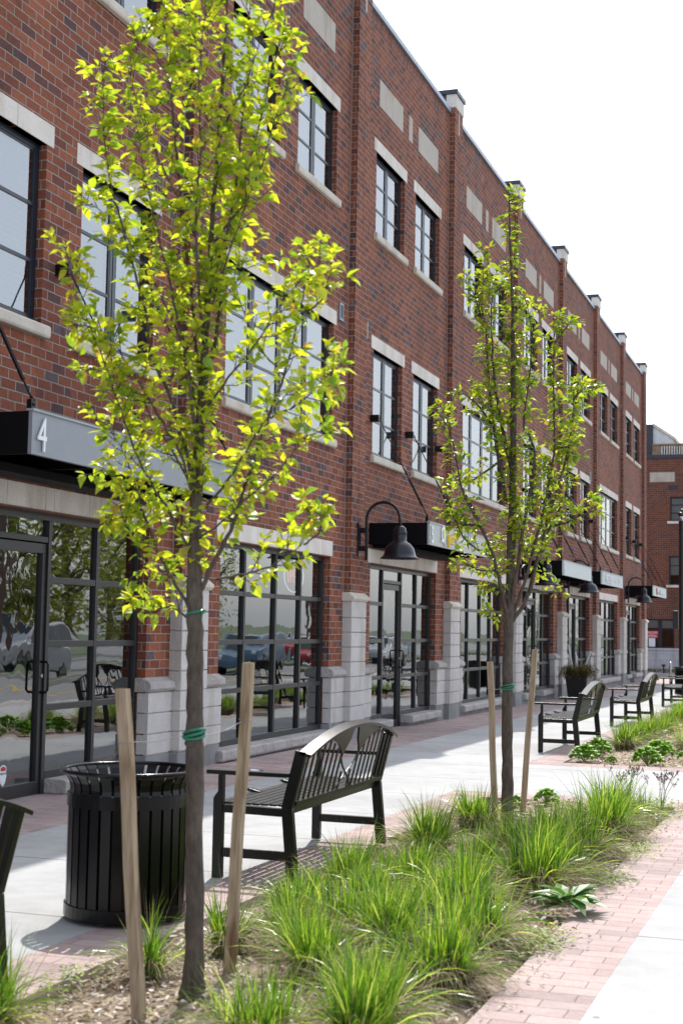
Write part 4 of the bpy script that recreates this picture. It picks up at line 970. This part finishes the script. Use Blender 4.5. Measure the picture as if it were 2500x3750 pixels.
T2b = [(15, [c5(765,1290), c5(735,1150), c5(700,1000), c5(640,850), c5(560,700), c5(500,420), c5(430,310)]), (15, [c5(780,1290), c5(850,1180), c5(900,1000), c5(960,850), c5(1030,700), c5(1040,500), c5(1080,250), c5(1105,215)]),
 (13, [cq(400,2050), cq(345,1750), cq(310,1500), cq(268,1150), cq(252,800), cq(225,600), cq(240,250)]), (12, [cq(430,1800), cq(350,1400), cq(310,1150), cq(290,800), cq(295,560), cq(300,470)]),
 (13, [c5(772,1260), c5(800,1080), cq(520,2200), cq(600,1750), cq(560,1550), cq(520,1480), cq(560,1150), cq(580,850), cq(545,600)]), (12, [c5(785,1262), c5(835,1120), cq(640,2200), cq(700,1900), cq(740,1650), cq(737,1300), cq(738,1000), cq(735,760), cq(735,700)]),
 (11, [c5(860,1165), cq(700,2150), cq(790,1850), cq(850,1600), cq(880,1300), cq(870,1180)]), (10, [c5(1030,700), c5(1090,760), c5(1150,720), c5(1180,690)]), (10, [c5(760,1050), c5(640,1050), c5(560,1020), c5(510,1022)]),
 (9, [c5(760,1180), c5(700,1120), c5(640,1140)]), (10, [cq(430,1500), cq(445,1100), cq(455,800), cq(470,600)]), (8, [c5(745,1320), c5(720,1260), c5(690,1230)]), (9, [c5(900,1150), c5(960,1150), c5(1010,1160)]),
 (10, [c5(640,850), c5(560,840), c5(520,820), c5(500,760)]), (9, [cq(310,1500), cq(180,1330), cq(90,1260), cq(0,1250)]), (9, [cq(345,1750), cq(200,1850), cq(100,1900), cq(20,1870)]), (8, [cq(470,640), cq(560,620), cq(650,690)]),
 (8, [cq(738,900), cq(800,820), cq(860,730)]), (8, [cq(880,1300), cq(940,1230), cq(990,1190)]), (9, [c5(700,1000), c5(560,900), c5(480,700)]), (9, [c5(960,850), c5(1040,830), c5(1100,800), c5(1175,770)]), (8, [cq(252,800), cq(170,560), cq(100,440)]), (8, [cq(740,1650), cq(850,1640), cq(920,1620)]), (7, [cq(300,560), cq(360,480), cq(380,440)])]
build_tree('young_tree', 10.93, T2t, T2b, 'second young tree with a narrow sparse crown in front of the canopy numbered 5', 9, MT['leaf2'], 44, .062, .17, .5)
# stakes, wires and ties
def stake(a, bpx, y, ytop, label):
    top = unproj(a[0], a[1], ytop); bot = unproj(bpx[0], bpx[1], y); bot.z = gz(y)-.08
    t = empty('tree_stake', tuple(bot), label, 'stake', 'wooden tree stakes')
    d = top-bot; m = MB(); s = .0205
    for k in range(8):
        pass
    n = 6; prev = None
    for k in range(n+1):
        p = d*k/n+Vector((math.sin(k*1.7)*.003, 0, 0)); sec = [p+Vector(q) for q in ((-s,-s,0), (s,-s,0), (s,s,0), (-s,s,0))]
        if prev:
            for i in range(4): m.quad(prev[i], prev[(i+1) % 4], sec[(i+1) % 4], sec[i])
        else: m.quad(*sec)
        prev = sec
    m.quad(*prev); o = m.build('post', MT['wood'], t, bevel=.003); return t, bot, top
st = [stake((283,1582), (323,2352), 4.72, 4.66, 'stake left of the near tree leaning over the litter bin'), stake((572,1522), (525,2225), 5.61, 5.66, 'stake right of the near tree leaning in front of the near bench'),
      stake((1125,1520), (1137,1890), 10.75, 10.72, 'stake left of the second tree'), stake((1228,1492), (1197,1870), 11.38, 11.42, 'stake right of the second tree, leaning outward')]
def tie(cx, cy, y, r, sl, sr, label):
    c = unproj(cx, cy, y); t = empty('tree_tie', tuple(c), label, 'tree tie', 'green hose ties around the tree trunks')
    b = MB()
    for k in range(3):
        b.tube([(r*math.cos(a)*1.12, r*math.sin(a)*1.12, .008*k+.012*math.sin(a+k)) for a in [i*math.pi/8 for i in range(17)]], .006, 8, False)
    b.build('hose', MT['green'], t, smooth=True)
    for (bot, top), s in ((sl, -1), (sr, 1)):
        q = (c.z-bot.z+(.03 if s > 0 else 0))/(top.z-bot.z); p = bot.lerp(top, q)-c; b = MB()
        b.tube([(r*s,0,0), Vector((r*s,0,0)).lerp(p, .5)+Vector((0,0,-.012)), p], .0016, 4)
        b.tube([p+Vector((.024*math.cos(a)*1.2, .024*math.sin(a)*1.2, 0)) for a in [i*math.pi/4 for i in range(9)]], .0016, 4, False)
        b.build('wire', MT['wire'], t)
tie(446, 1690, 5.07, .036, st[0][1:], st[1][1:], 'green hose tie and wire at waist height on the near tree')
tie(1165, 1580, 10.93, .045, st[2][1:], st[3][1:], 'green hose tie and wire on the second tree')
c = unproj(450, 1408, 5.07); b = MB(); b.tube([(.037*math.cos(a), .037*math.sin(a), .01*math.cos(a)) for a in [i*math.pi/8 for i in range(17)]], .006, 6, False); b.quad((.03,-.02,.012), (.045,-.02,.016), (.042,-.03,-.016), (.03,-.02,-.014)); o = b.build('green_tape', MT['green']); o.location = c; tag(o, 'green tape band under the crown of the near tree', 'tape')
# ================================================================ ORNAMENTAL GRASS
def blade(b, p, az, lean, L, W, droop, mi, n=5, tw=0.0):
    b.mi = mi; dx, dy = math.cos(az), math.sin(az); sx, sy = -dy, dx
    k = len(b.v); x = y = 0; z = 0; th = lean
    px, py, pz = p; seg = L/n
    for i in range(n+1):
        w_ = W*(1-(i/n)**1.6)*(.75+.25*min(1, i*2/n)); a = tw*i/n
        ox, oy = sx*math.cos(a)*w_, sy*math.cos(a)*w_; oz = math.sin(a)*w_
        if i == n: b.v.append((px+dx*x, py+dy*x, pz+z))
        else: b.v += [(px+dx*x-ox, py+dy*x-oy, pz+z-oz), (px+dx*x+ox, py+dy*x+oy, pz+z+oz)]
        x += math.sin(th)*seg; z += math.cos(th)*seg; th += droop/n
        if pz+z < .006: z = .006-pz; th = min(th, 1.6)
    for i in range(n-1): b.f.append((k+2*i, k+2*i+1, k+2*i+3, k+2*i+2)); b.m.append(mi)
    b.f.append((k+2*n-2, k+2*n-1, k+2*n)); b.m.append(mi)
def grass_mesh(seed, ng, no, ns, H, spread):
    r = random.Random(seed); b = MB()
    tufts = [(r.gauss(0, spread*.45), r.gauss(0, spread*.45), r.uniform(0, 6.28), r.uniform(.75, 1.15)) for _ in range(11)]
    for _ in range(ng):                                # upright new growth in small tufts
        tx, ty, ta, th = r.choice(tufts); a = r.uniform(0, 6.28); q = r.random()**.7*spread*.35; L = H*th*r.uniform(.45, 1.15)
        az = (ta if r.random() < .5 else math.atan2(ty, tx))+r.gauss(0, .8)
        blade(b, (tx+q*math.cos(a), ty+q*math.sin(a), 0), az, abs(r.gauss(.10,.13)), L, r.uniform(.003,.0068), r.uniform(.0,.9), 0, 6, r.uniform(-2,2))
    for _ in range(no):                                # arching outer leaves
        a = r.uniform(0, 6.28); q = spread*r.uniform(.3, .9); L = H*r.uniform(.6, 1.15)
        blade(b, (q*math.cos(a), q*math.sin(a), 0), a+r.uniform(-.7,.7), r.uniform(.2,.7), L, r.uniform(.003,.006), r.uniform(.9,2.4), 0, 7, r.uniform(-2,2))
    for _ in range(ns):                                # last year's straw, fallen outward
        a = r.gauss(-.9, 1.4); q = spread*r.uniform(.4, 1.0); L = H*r.uniform(.4, .95)
        blade(b, (q*math.cos(a), q*math.sin(a), r.uniform(.0,.07)), a+r.gauss(0,.35), r.uniform(.5,1.2), L, r.uniform(.0014,.0032), r.uniform(1.0,2.2), 1, 6, r.uniform(-1,1))
    for _ in range(8):                                 # few tall dry stalks
        a = r.uniform(0, 6.28); blade(b, (0, 0, 0), a, r.uniform(.05,.3), H*r.uniform(1.1,1.3), .0012, .25, 1, 5)
    o = b.build('grass_clump', [MT['grass'], MT['straw']], recalc=False); return o
protos = [grass_mesh(21, 380, 110, 420, .35, .11), grass_mesh(22, 330, 120, 560, .37, .12), grass_mesh(23, 400, 100, 420, .34, .11), grass_mesh(24, 240, 120, 700, .35, .13), grass_mesh(25, 90, 40, 150, .31, .05)]
used = set()
def clump(x, y, kind, s, label, rz=None, group='ornamental grass clumps'):
    src = protos[kind]
    if kind in used: o = src.copy(); C.objects.link(o)
    else: o = src; used.add(kind)
    o.location = (x, y, gz(y)+bed_h(x, y)); o.rotation_euler = (0, 0, rg4.uniform(-.6,.6) if rz is None else rz); o.scale = (s, s, s*rg4.uniform(.92,1.08))
    tag(o, label, 'ornamental grass', group); return o
rg4 = random.Random(8)
for x, y, k, s, lab in [
 (-2.86, 4.46, 3, .9, 'big straw and green grass clump cut by the lower left corner'),
 (-2.93, 4.05, 1, 1.0, 'grass clump in the very corner, lower left, mostly outside the photo'),
 (-2.68, 5.42, 4, 1.05, 'small upright grass tuft right in front of the litter bin'),
 (-2.58, 5.98, 4, 1.2, 'small grass tuft just behind the near tree trunk'),
 (-2.50, 6.75, 2, .95, 'grass clump between the right stake and the near bench legs'),
 (-2.55, 7.55, 0, 1.0, 'tall grass clump against the back legs of the near bench'),
 (-2.50, 8.98, 0, 1.08, 'spiky grass clump just past the far end of the near bench'),
 (-2.52, 10.42, 2, 1.08, 'round grass clump left of the second tree and its stake'),
 (-2.12, 6.35, 3, 1.0, 'low straw-filled grass clump in the middle of the bed beside the right stake'),
 (-2.28, 7.20, 2, .8, 'short grass clump in mid bed behind the near bench clump'),
 (-1.86, 4.62, 3, .9, 'blurred grass clump at the bottom edge of the photo, right of the near tree'),
 (-1.58, 4.78, 0, 1.0, 'blurred grass clump at the very bottom edge against the brick strip'),
 (-1.62, 5.12, 2, 1.05, 'bright grass clump nearest the bottom edge beside the brick strip'),
 (-1.52, 5.72, 1, 1.0, 'second grass clump from the bottom edge along the brick strip'),
 (-1.88, 6.10, 0, 1.0, 'bright yellow green grass clump in the middle of the near bed'),
 (-2.20, 5.98, 2, .8, 'small grass clump right behind the right stake foot'),
 (-2.52, 8.2, 4, .8, 'straw-filled grass clump behind the far legs of the near bench'),
 (-1.85, 6.62, 1, .9, 'grass clump filling the middle of the near bed'),
 (-2.38, 6.28, 0, .85, 'upright grass clump just beyond the foot of the right stake'),
 (-2.02, 5.60, 2, .9, 'grass clump on the mulch right of the right stake foot'),
 (-2.22, 7.72, 0, .9, 'grass clump in mid bed between the near bench and the tall dark clump'),
 (-1.98, 8.20, 1, .85, 'low grass clump in mid bed left of the broad-leaved weed row'),
 (-2.05, 9.55, 3, .8, 'straw-filled grass clump left of the foot of the second tree'),
 (-1.50, 8.45, 2, .95, 'grass clump along the brick strip just past the broad-leaved weed'),
 (-1.58, 6.50, 3, 1.05, 'arching grass clump over the brick strip below the broad-leaved weed'),
 (-1.78, 7.12, 2, 1.12, 'upright grass clump left of the broad-leaved weed'),
 (-1.58, 7.95, 1, 1.15, 'dark green grass clump behind the broad-leaved weed'),
 (-1.72, 8.72, 0, 1.2, 'tall dark grass clump in front of the second tree'),
 (-1.55, 9.30, 3, 1.05, 'straw-skirted grass clump right of the foot of the second tree'),
 (-1.82, 9.75, 2, 1.0, 'grass clump hiding the foot of the second tree'),
 (-1.55, 10.28, 1, 1.2, 'big fountain-shaped grass clump right of the second tree'),
 (-1.66, 11.05, 0, 1.25, 'tallest grass clump near the far end of the near bed'),
 (-1.50, 11.65, 3, .85, 'last grass clump before the dead flower stems')]:
    clump(x, y, k, s*1.03, lab)
ORD = ['first','second','third','fourth','fifth','sixth','seventh','eighth','ninth','tenth','eleventh','twelfth','thirteenth','fourteenth','fifteenth']
bed2 = [(-2.55, 18.55, 0, 1.15, 'first grass clump of the second bed, beside the leafy shrubs'), (-1.72, 18.75, 3, 1.1, 'straw coloured grass clump at the right edge of the second bed')]
for k in range(13): bed2.append((-2.52+rg4.uniform(-.06,.06), 19.75+k*1.22, [1, 0, 2, 3][k % 4], rg4.uniform(1.0,1.25), 'grass clump %s from the front in the left hand row of the second bed' % ORD[k+1]))
for k in range(11): bed2.append((-1.68+rg4.uniform(-.08,.08), 20.2+k*1.3, [2, 1, 3, 0][k % 4], rg4.uniform(1.0,1.2), 'grass clump %s from the front in the right hand row of the second bed' % ORD[k+1]))
for x, y, k, s, lab in bed2: clump(x, y, k, s, lab or 'grass clump in the row running back along the second planting bed', group='ornamental grass clumps' if lab else 'distant grass clumps of the second bed')
for k in range(6): clump(-2.4, 40+k*1.9, k % 4, 1.1, '%s grass clump of the third bed, far away at the right edge' % ORD[k], group='distant grass clumps of the third bed')
# fleshy-leaved shrubs of the second bed
def sedum_mesh(seed):
    r = random.Random(seed); b = MB()
    for _ in range(90):
        a = r.uniform(0, 6.28); q = .165*r.random()**.55; c = Vector((q*math.cos(a), q*math.sin(a), .03+.19*(1-(q/.17)**2)**.6*r.uniform(.72,1)))
        for k in range(9):
            aa = k*2.4; d = Vector((math.cos(aa), math.sin(aa), .25+.12*k)); leafshape(b, c+Vector((0,0,-.004*k)), d, Vector((0,0,1)), .042*(1-.05*k), .026, .3, .1)
    for _ in range(20):
        a = r.uniform(0,6.28); b.tube([(0,0,0), (.1*math.cos(a), .1*math.sin(a), .12)], .003, 4)
    return b.build('leafy_shrub', MT['sedum'], recalc=False)
sd_ = [sedum_mesh(1), sedum_mesh(2)]
for k, (x, y, s, lab) in enumerate([(-2.74, 16.62, 1.0, 'leafy shrub nearest the corner of the second bed by the bench leg'), (-2.72, 17.5, 1.1, 'leafy shrub in the second bed behind the corner one'), (-2.02, 16.62, 1.05, 'front shrub of the middle row of three in the second bed'),
      (-2.0, 17.45, 1.05, 'middle shrub of the row of three in the second bed'), (-2.03, 18.2, .95, 'rear shrub of the row of three in the second bed'), (-1.55, 16.95, 1.1, 'leafy shrub at the right edge of the photo in the second bed'), (-2.42, 16.55, .45, 'tiny leafy sprout between the shrubs'),
      (-2.52, 11.75, .6, 'small leafy shrub behind the second tree'), (-2.30, 12.05, .65, 'small leafy shrub between trunk and right stake of the second tree')]):
    o = sd_[k] if k < 2 else sd_[k % 2].copy()
    if k >= 2: C.objects.link(o)
    o.location = (x, y, gz(y)+bed_h(x, y)); o.scale = (s, s, s); o.rotation_euler.z = k; tag(o, lab, 'shrub', 'small leafy shrubs')
# broad-leaved weed, low weeds, dandelions, dead stems
r5 = random.Random(31); b = MB()
for k in range(34):
    a = r5.uniform(0, 6.28); L = r5.uniform(.10, .19); d = Vector((math.cos(a), math.sin(a), r5.uniform(.1,.9)))
    leafshape(b, Vector((.03*math.cos(a), .03*math.sin(a), .01+.05*r5.random())), d, Vector((0,0,1)), L, L*.42, .3, .35)
o = b.build('broadleaf_weed', MT['weed'], recalc=False); o.location = (-1.30, 7.42, gz(7.5)+.03); tag(o, 'dark green broad-leaved weed spreading over the brick edge', 'weed')
b = MB()
def lowpatch(x, y, n, rx, ry, hh=.03):
    for _ in range(n):
        px_, py_ = x+r5.gauss(0, rx), y+r5.gauss(0, ry); a = r5.uniform(0, 6.28)
        leafshape(b, Vector((px_, py_, gz(py_)+.005+r5.random()*hh)), Vector((math.cos(a), math.sin(a), r5.uniform(0,.8))), Vector((0,0,1)), r5.uniform(.015,.04), .012, .3, .2)
lowpatch(-1.30, 6.62, 420, .07, .14); lowpatch(-1.28, 8.5, 380, .07, .16); lowpatch(-1.28, 9.7, 420, .08, .25); lowpatch(-1.30, 11.8, 360, .08, .35); lowpatch(-2.9, 5.2, 160, .06, .2); lowpatch(-1.45, 6.0, 150, .08, .3)
lowpatch(-1.9, 12.1, 250, .3, .15); lowpatch(-2.3, 8.2, 220, .12, .4); lowpatch(-1.6, 17.6, 200, .1, .5); lowpatch(-2.6, 6.3, 200, .12, .3); lowpatch(-2.0, 5.0, 260, .3, .25); lowpatch(-1.75, 6.6, 200, .15, .4)
tag(b.build('low_weeds', MT['lowweed'], recalc=False), 'low green weeds creeping on to the brick strip', 'weeds', kind='stuff')
for k, (x, y, h_, lab) in enumerate([(-1.27, 12.02, .06, 'yellow dandelion, left of three at the far corner of the near bed'), (-1.24, 12.25, .08, 'yellow dandelion, middle of three at the far corner of the near bed'), (-1.20, 12.18, .06, 'yellow dandelion, right of three at the far corner of the near bed'), (-1.30, 6.95, .03, 'single yellow dandelion below the broad-leaved weed')]):
    t = empty('dandelion', (x, y, gz(y)), lab, 'dandelion', 'yellow dandelions'); m = MB(); m.tube([(0,0,0), (.004,0,h_)], .002, 5); m.build('stem', MT['lowweed'], t)
    m = MB()
    for q in range(26):
        a = q*2.4; rr_ = .018*(q/26)**.5; leafshape(m, Vector((rr_*.3*math.cos(a), rr_*.3*math.sin(a), h_)), Vector((math.cos(a), math.sin(a), .9-.7*q/26)), Vector((0,0,1)), .016, .006, .1, .1)
    m.build('flower_head', MT['dandelion'], t, recalc=False)
def dead_plant(x, y, seed, n, H, lab):
    t = empty('dried_plant', (x, y, gz(y)), lab, 'dead plant', 'dried flower stems'); r = random.Random(seed); b = MB(); hd = MB()
    for _ in range(n):
        a = r.uniform(0, 6.28); ln = r.uniform(.1,.5); top = Vector((ln*H*math.cos(a), ln*H*math.sin(a), H*r.uniform(.7,1.05))); mid = top*.5+Vector((r.uniform(-.02,.02), r.uniform(-.02,.02), .02)); b.tube([(0,0,0), mid, top], [.0025,.002,.0015], 5)
        for k in range(7):
            aa = r.uniform(0, 6.28); e = top+Vector((.04*math.cos(aa), .04*math.sin(aa), r.uniform(-.01,.035))); b.tube([top+Vector((0,0,-.04)), e], .001, 3)
            for q in range(5):
                v = Vector((r.uniform(-1,1), r.uniform(-1,1), r.uniform(-1,1))).normalized(); leafshape(b, e, v, Vector((0,0,1)), .014, .009, .3, .2)
    b.build('stems', MT['deadstem'], t)
    lf = MB()
    for k in range(70):
        a = r.uniform(0,6.28); q = r.random()*.09; leafshape(lf, Vector((q*math.cos(a), q*math.sin(a), .02+.09*r.random())), Vector((math.cos(a), math.sin(a), .6)), Vector((0,0,1)), .035, .02, .3, .2)
    lf.build('basal_leaves', MT['sedum'], t, recalc=False)
dead_plant(-1.62, 12.05, 3, 11, .36, 'dried brown flower stems at the far end of the near bed'); dead_plant(-1.36, 12.15, 6, 9, .31, 'right hand dried brown flower stems above the dandelions')
# ================================================================ ACROSS THE ROAD (seen in the shop glass)
def make_car(mat, label, x, y, rz, van=False):
    t = empty('parked_car', (x, y, -.16+gz(y)), label, 'car', 'vehicles across the road', rz)
    L, W_ = (4.6, 1.8); H1, H2 = (.95, 1.45) if not van else (1.15, 1.95)
    side = [(0,.32), (.0,.62), (.12,H1*.82), (1.05,H1), (1.7,H2-.03), (2.1,H2), (3.3,H2), (4.1,H1+.08), (4.5,H1-.02), (4.6,.6), (4.58,.32)]
    b = MB(); n = len(side); s0 = 0
    for yy, ins in ((-W_/2, 0), (W_/2, 0)):
        for (u, z) in side:
            k = .16*max(0, (z-H1)/(H2-H1+.01)) if z > H1 else 0; b.v.append((u-L/2, yy*(1-k), z))
    for k in range(n):
        k2 = (k+1) % n; b.f.append((k, k2, n+k2, n+k)); b.m.append(0)
    b.f.append(tuple(range(n))); b.m.append(0); b.f.append(tuple(range(n, 2*n))[::-1]); b.m.append(0)
    b.build('body', mat, t, bevel=.05)
    g = MB()
    for s in (-1, 1):
        yy = s*(W_/2*.93+.02); zz = H2-.09
        for (a, c, d, e) in ((1.25,1.98,2.5,2.5), (2.58,2.58,3.25,3.75)): 
            g.quad((a-L/2, s*(W_/2+.012), H1+.02), (d-L/2 if a < 2 else e-L/2, s*(W_/2+.012), H1+.02), ((d if a < 2 else 3.3)-L/2, s*(W_/2*.86+.012), zz), ((c if a < 2 else 2.58)-L/2, s*(W_/2*.86+.012), zz))
    g.quad((1.12-L/2,-.72,H1+.05), (1.12-L/2,.72,H1+.05), (1.66-L/2,.62,H2-.04), (1.66-L/2,-.62,H2-.04)); g.quad((4.06-L/2+.02,-.72,H1+.12), (4.06-L/2+.02,.72,H1+.12), (3.4-L/2+.02,.62,H2-.03), (3.4-L/2+.02,-.62,H2-.03))
    g.build('windows', MT['carglass'], t, recalc=False)
    for u in (.85, 3.75):
        for s in (-1, 1):
            m = MB(); m.lathe([(.0,-.1), (.30,-.1), (.33,-.07), (.33,.07), (.30,.1), (0,.1)], 0, 0, 24)
            m.v = [(q[0]+u-L/2, q[2]+s*(W_/2-.08), q[1]+.33) for q in m.v]; wh = m.build('wheel', MT['tyre'], t)
            m = MB(); m.lathe([(0,0), (.2,0), (.21,.01)], 0, 0, 16); m.v = [(q[0]+u-L/2, s*(W_/2+.025), q[1]+.33) for q in m.v]; m.build('rim', MT['chrome'], wh)
    for s in (-1, 1):
        m = MB(); m.box(-L/2-.01, -L/2+.1, s*.62-.16, s*.62+.16, .62, .76); m.build('headlight', MT['white'], t, bevel=.02)
        m = MB(); m.box(L/2-.1, L/2+.01, s*.66-.12, s*.66+.12, .68, .84); m.build('tail_light', MT['redp'], t, bevel=.02)
make_car(MT['carA'], 'pale van parked across the road, seen only as a reflection in the nearest shop window', 15.5, 46, R(90), True)
make_car(MT['carB'], 'dark blue car at the far kerb, seen only reflected in the wide shop window', 9.7, 55, R(90))
make_car(MT['carA'], 'silver car seen only reflected beyond the blue one', 9.6, 71, R(90)); make_car(MT['carC'], 'red car parked in the lot, seen only as a reflection', 16, 78, R(80)); make_car(MT['carB'], 'dark car in the lot, seen only as a reflection beside the red one', 16, 95, R(90)); make_car(MT['carA'], 'silver car in the lot, farthest of the reflected cars', 20, 88, R(90))
def far_tree_mesh(seed, H, Rr):
    r = random.Random(seed); t = MB(); t.tube([(0,0,0), (.1,0,H*.3), (0,.1,H*.7)], [.28,.2,.08], 8); lim = []
    for k in range(12):
        a = r.uniform(0,6.28); z0 = H*r.uniform(.22,.5); e = Vector((Rr*.75*math.cos(a), Rr*.75*math.sin(a), z0+H*r.uniform(.15,.4))); t.tube([(0,0,z0), e*.5+Vector((0,0,z0*.4)), e], [.11,.07,.03], 6); lim.append(e)
    c = MB()
    for k in range(95):
        a = r.uniform(0,6.28); zz = r.uniform(.2,1); q = Rr*(1-(2*zz-1.05)**2)**.5*r.random()**.4 if abs(2*zz-1.05) < 1 else .2
        cc = Vector((q*math.cos(a), q*math.sin(a), H*zz)); 
        for j in range(60):
            v = Vector((r.gauss(0,.42), r.gauss(0,.42), r.gauss(0,.5))); p = cc+v; s = r.uniform(.08,.2); d1 = Vector((r.uniform(-1,1), r.uniform(-1,1), r.uniform(-1,1)))*s; d2 = Vector((r.uniform(-1,1), r.uniform(-1,1), r.uniform(-1,.2)))*s
            c.quad(p, p+d1, p+d1+d2, p+d2)
    return t, c
TM = [far_tree_mesh(s, H, Rr) for s, H, Rr in ((1, 9, 3.6), (2, 11, 4.2))]
tms = []
for t_, c_ in TM:
    e = empty('shade_tree', (0, 0, 0), None, None); t_.build('trunk', MT['bark'], e); c_.build('crown', MT['farleaf'], e, recalc=False); tms.append(e)
for k, (x, y, s, rz) in enumerate([(18, 50, 1, 0), (21, 58, 1.1, 1), (23, 43, 1, 2.2), (18.5, 66, .8, 3), (34, 88, .8, 4), (52, 120, 1.2, 5), (60, 150, 1.2, .5), (36, 66, 1.0, .9), (30, 230, 1, 0), (14, 260, .9, 2)]):
    o = tms[k % 2] if k < 2 else copy_tree(tms[k % 2]); o.location = (x, y, -.2+gz(y)); o.scale = (s, s, s); o.rotation_euler.z = rz
    tag(o, '%s yellow green tree across the road by distance, seen as reflections' % ORD[sorted([50,58,43,66,88,120,150,66.5,230,260]).index(y if k != 7 else 66.5)], 'tree', 'trees across the road')
ob = empty('low_shop_building', (0, 0, 0), 'low pale commercial building across the road, seen only reflected in the shop windows', 'building')
b = MB(); b.box(84, 100, 60, 150, -.3, 5.2); b.build('wall', MT['cream'], ob); b = MB(); b.box(83.7, 100.3, 59.7, 150.3, 5.2, 5.7); b.build('roof', MT['coping'], ob)
for k in range(9):
    b = MB(); b.box(83.93, 84.02, 63+k*9.6, 69+k*9.6, .4, 3.0); b.build('window', MT['carglass'], ob)
wp = MB()
for (xx, zz) in ((12.2, 7.6), (12.3, 8.1), (12.9, 8.9)):
    for k in range(7):
        y0_, y1_ = -20+k*30, 10+k*30; wp.tube([(xx, y0_+30*q/8, zz-.6*(1-(2*q/8-1)**2)) for q in range(9)], .018, 4, False)
tag(wp.build('overhead_wires', MT['black']), 'thin overhead wires along the road, seen only reflected in the upper windows', 'wires')
for k in range(5):
    pp = MB(); pp.tube([(0,0,0), (0,0,9.3)], [.15,.1], 8); pp.box(-.6, .6, -.05, .05, 8.7, 8.85); o = pp.build('utility_pole', MT['deadstem']); o.location = (12.5, 10+k*30, -.2); tag(o, '%s wooden utility pole along the far side of the road, counted from the camera' % ORD[k], 'utility pole', 'utility poles')
bpy.context.view_layer.update()
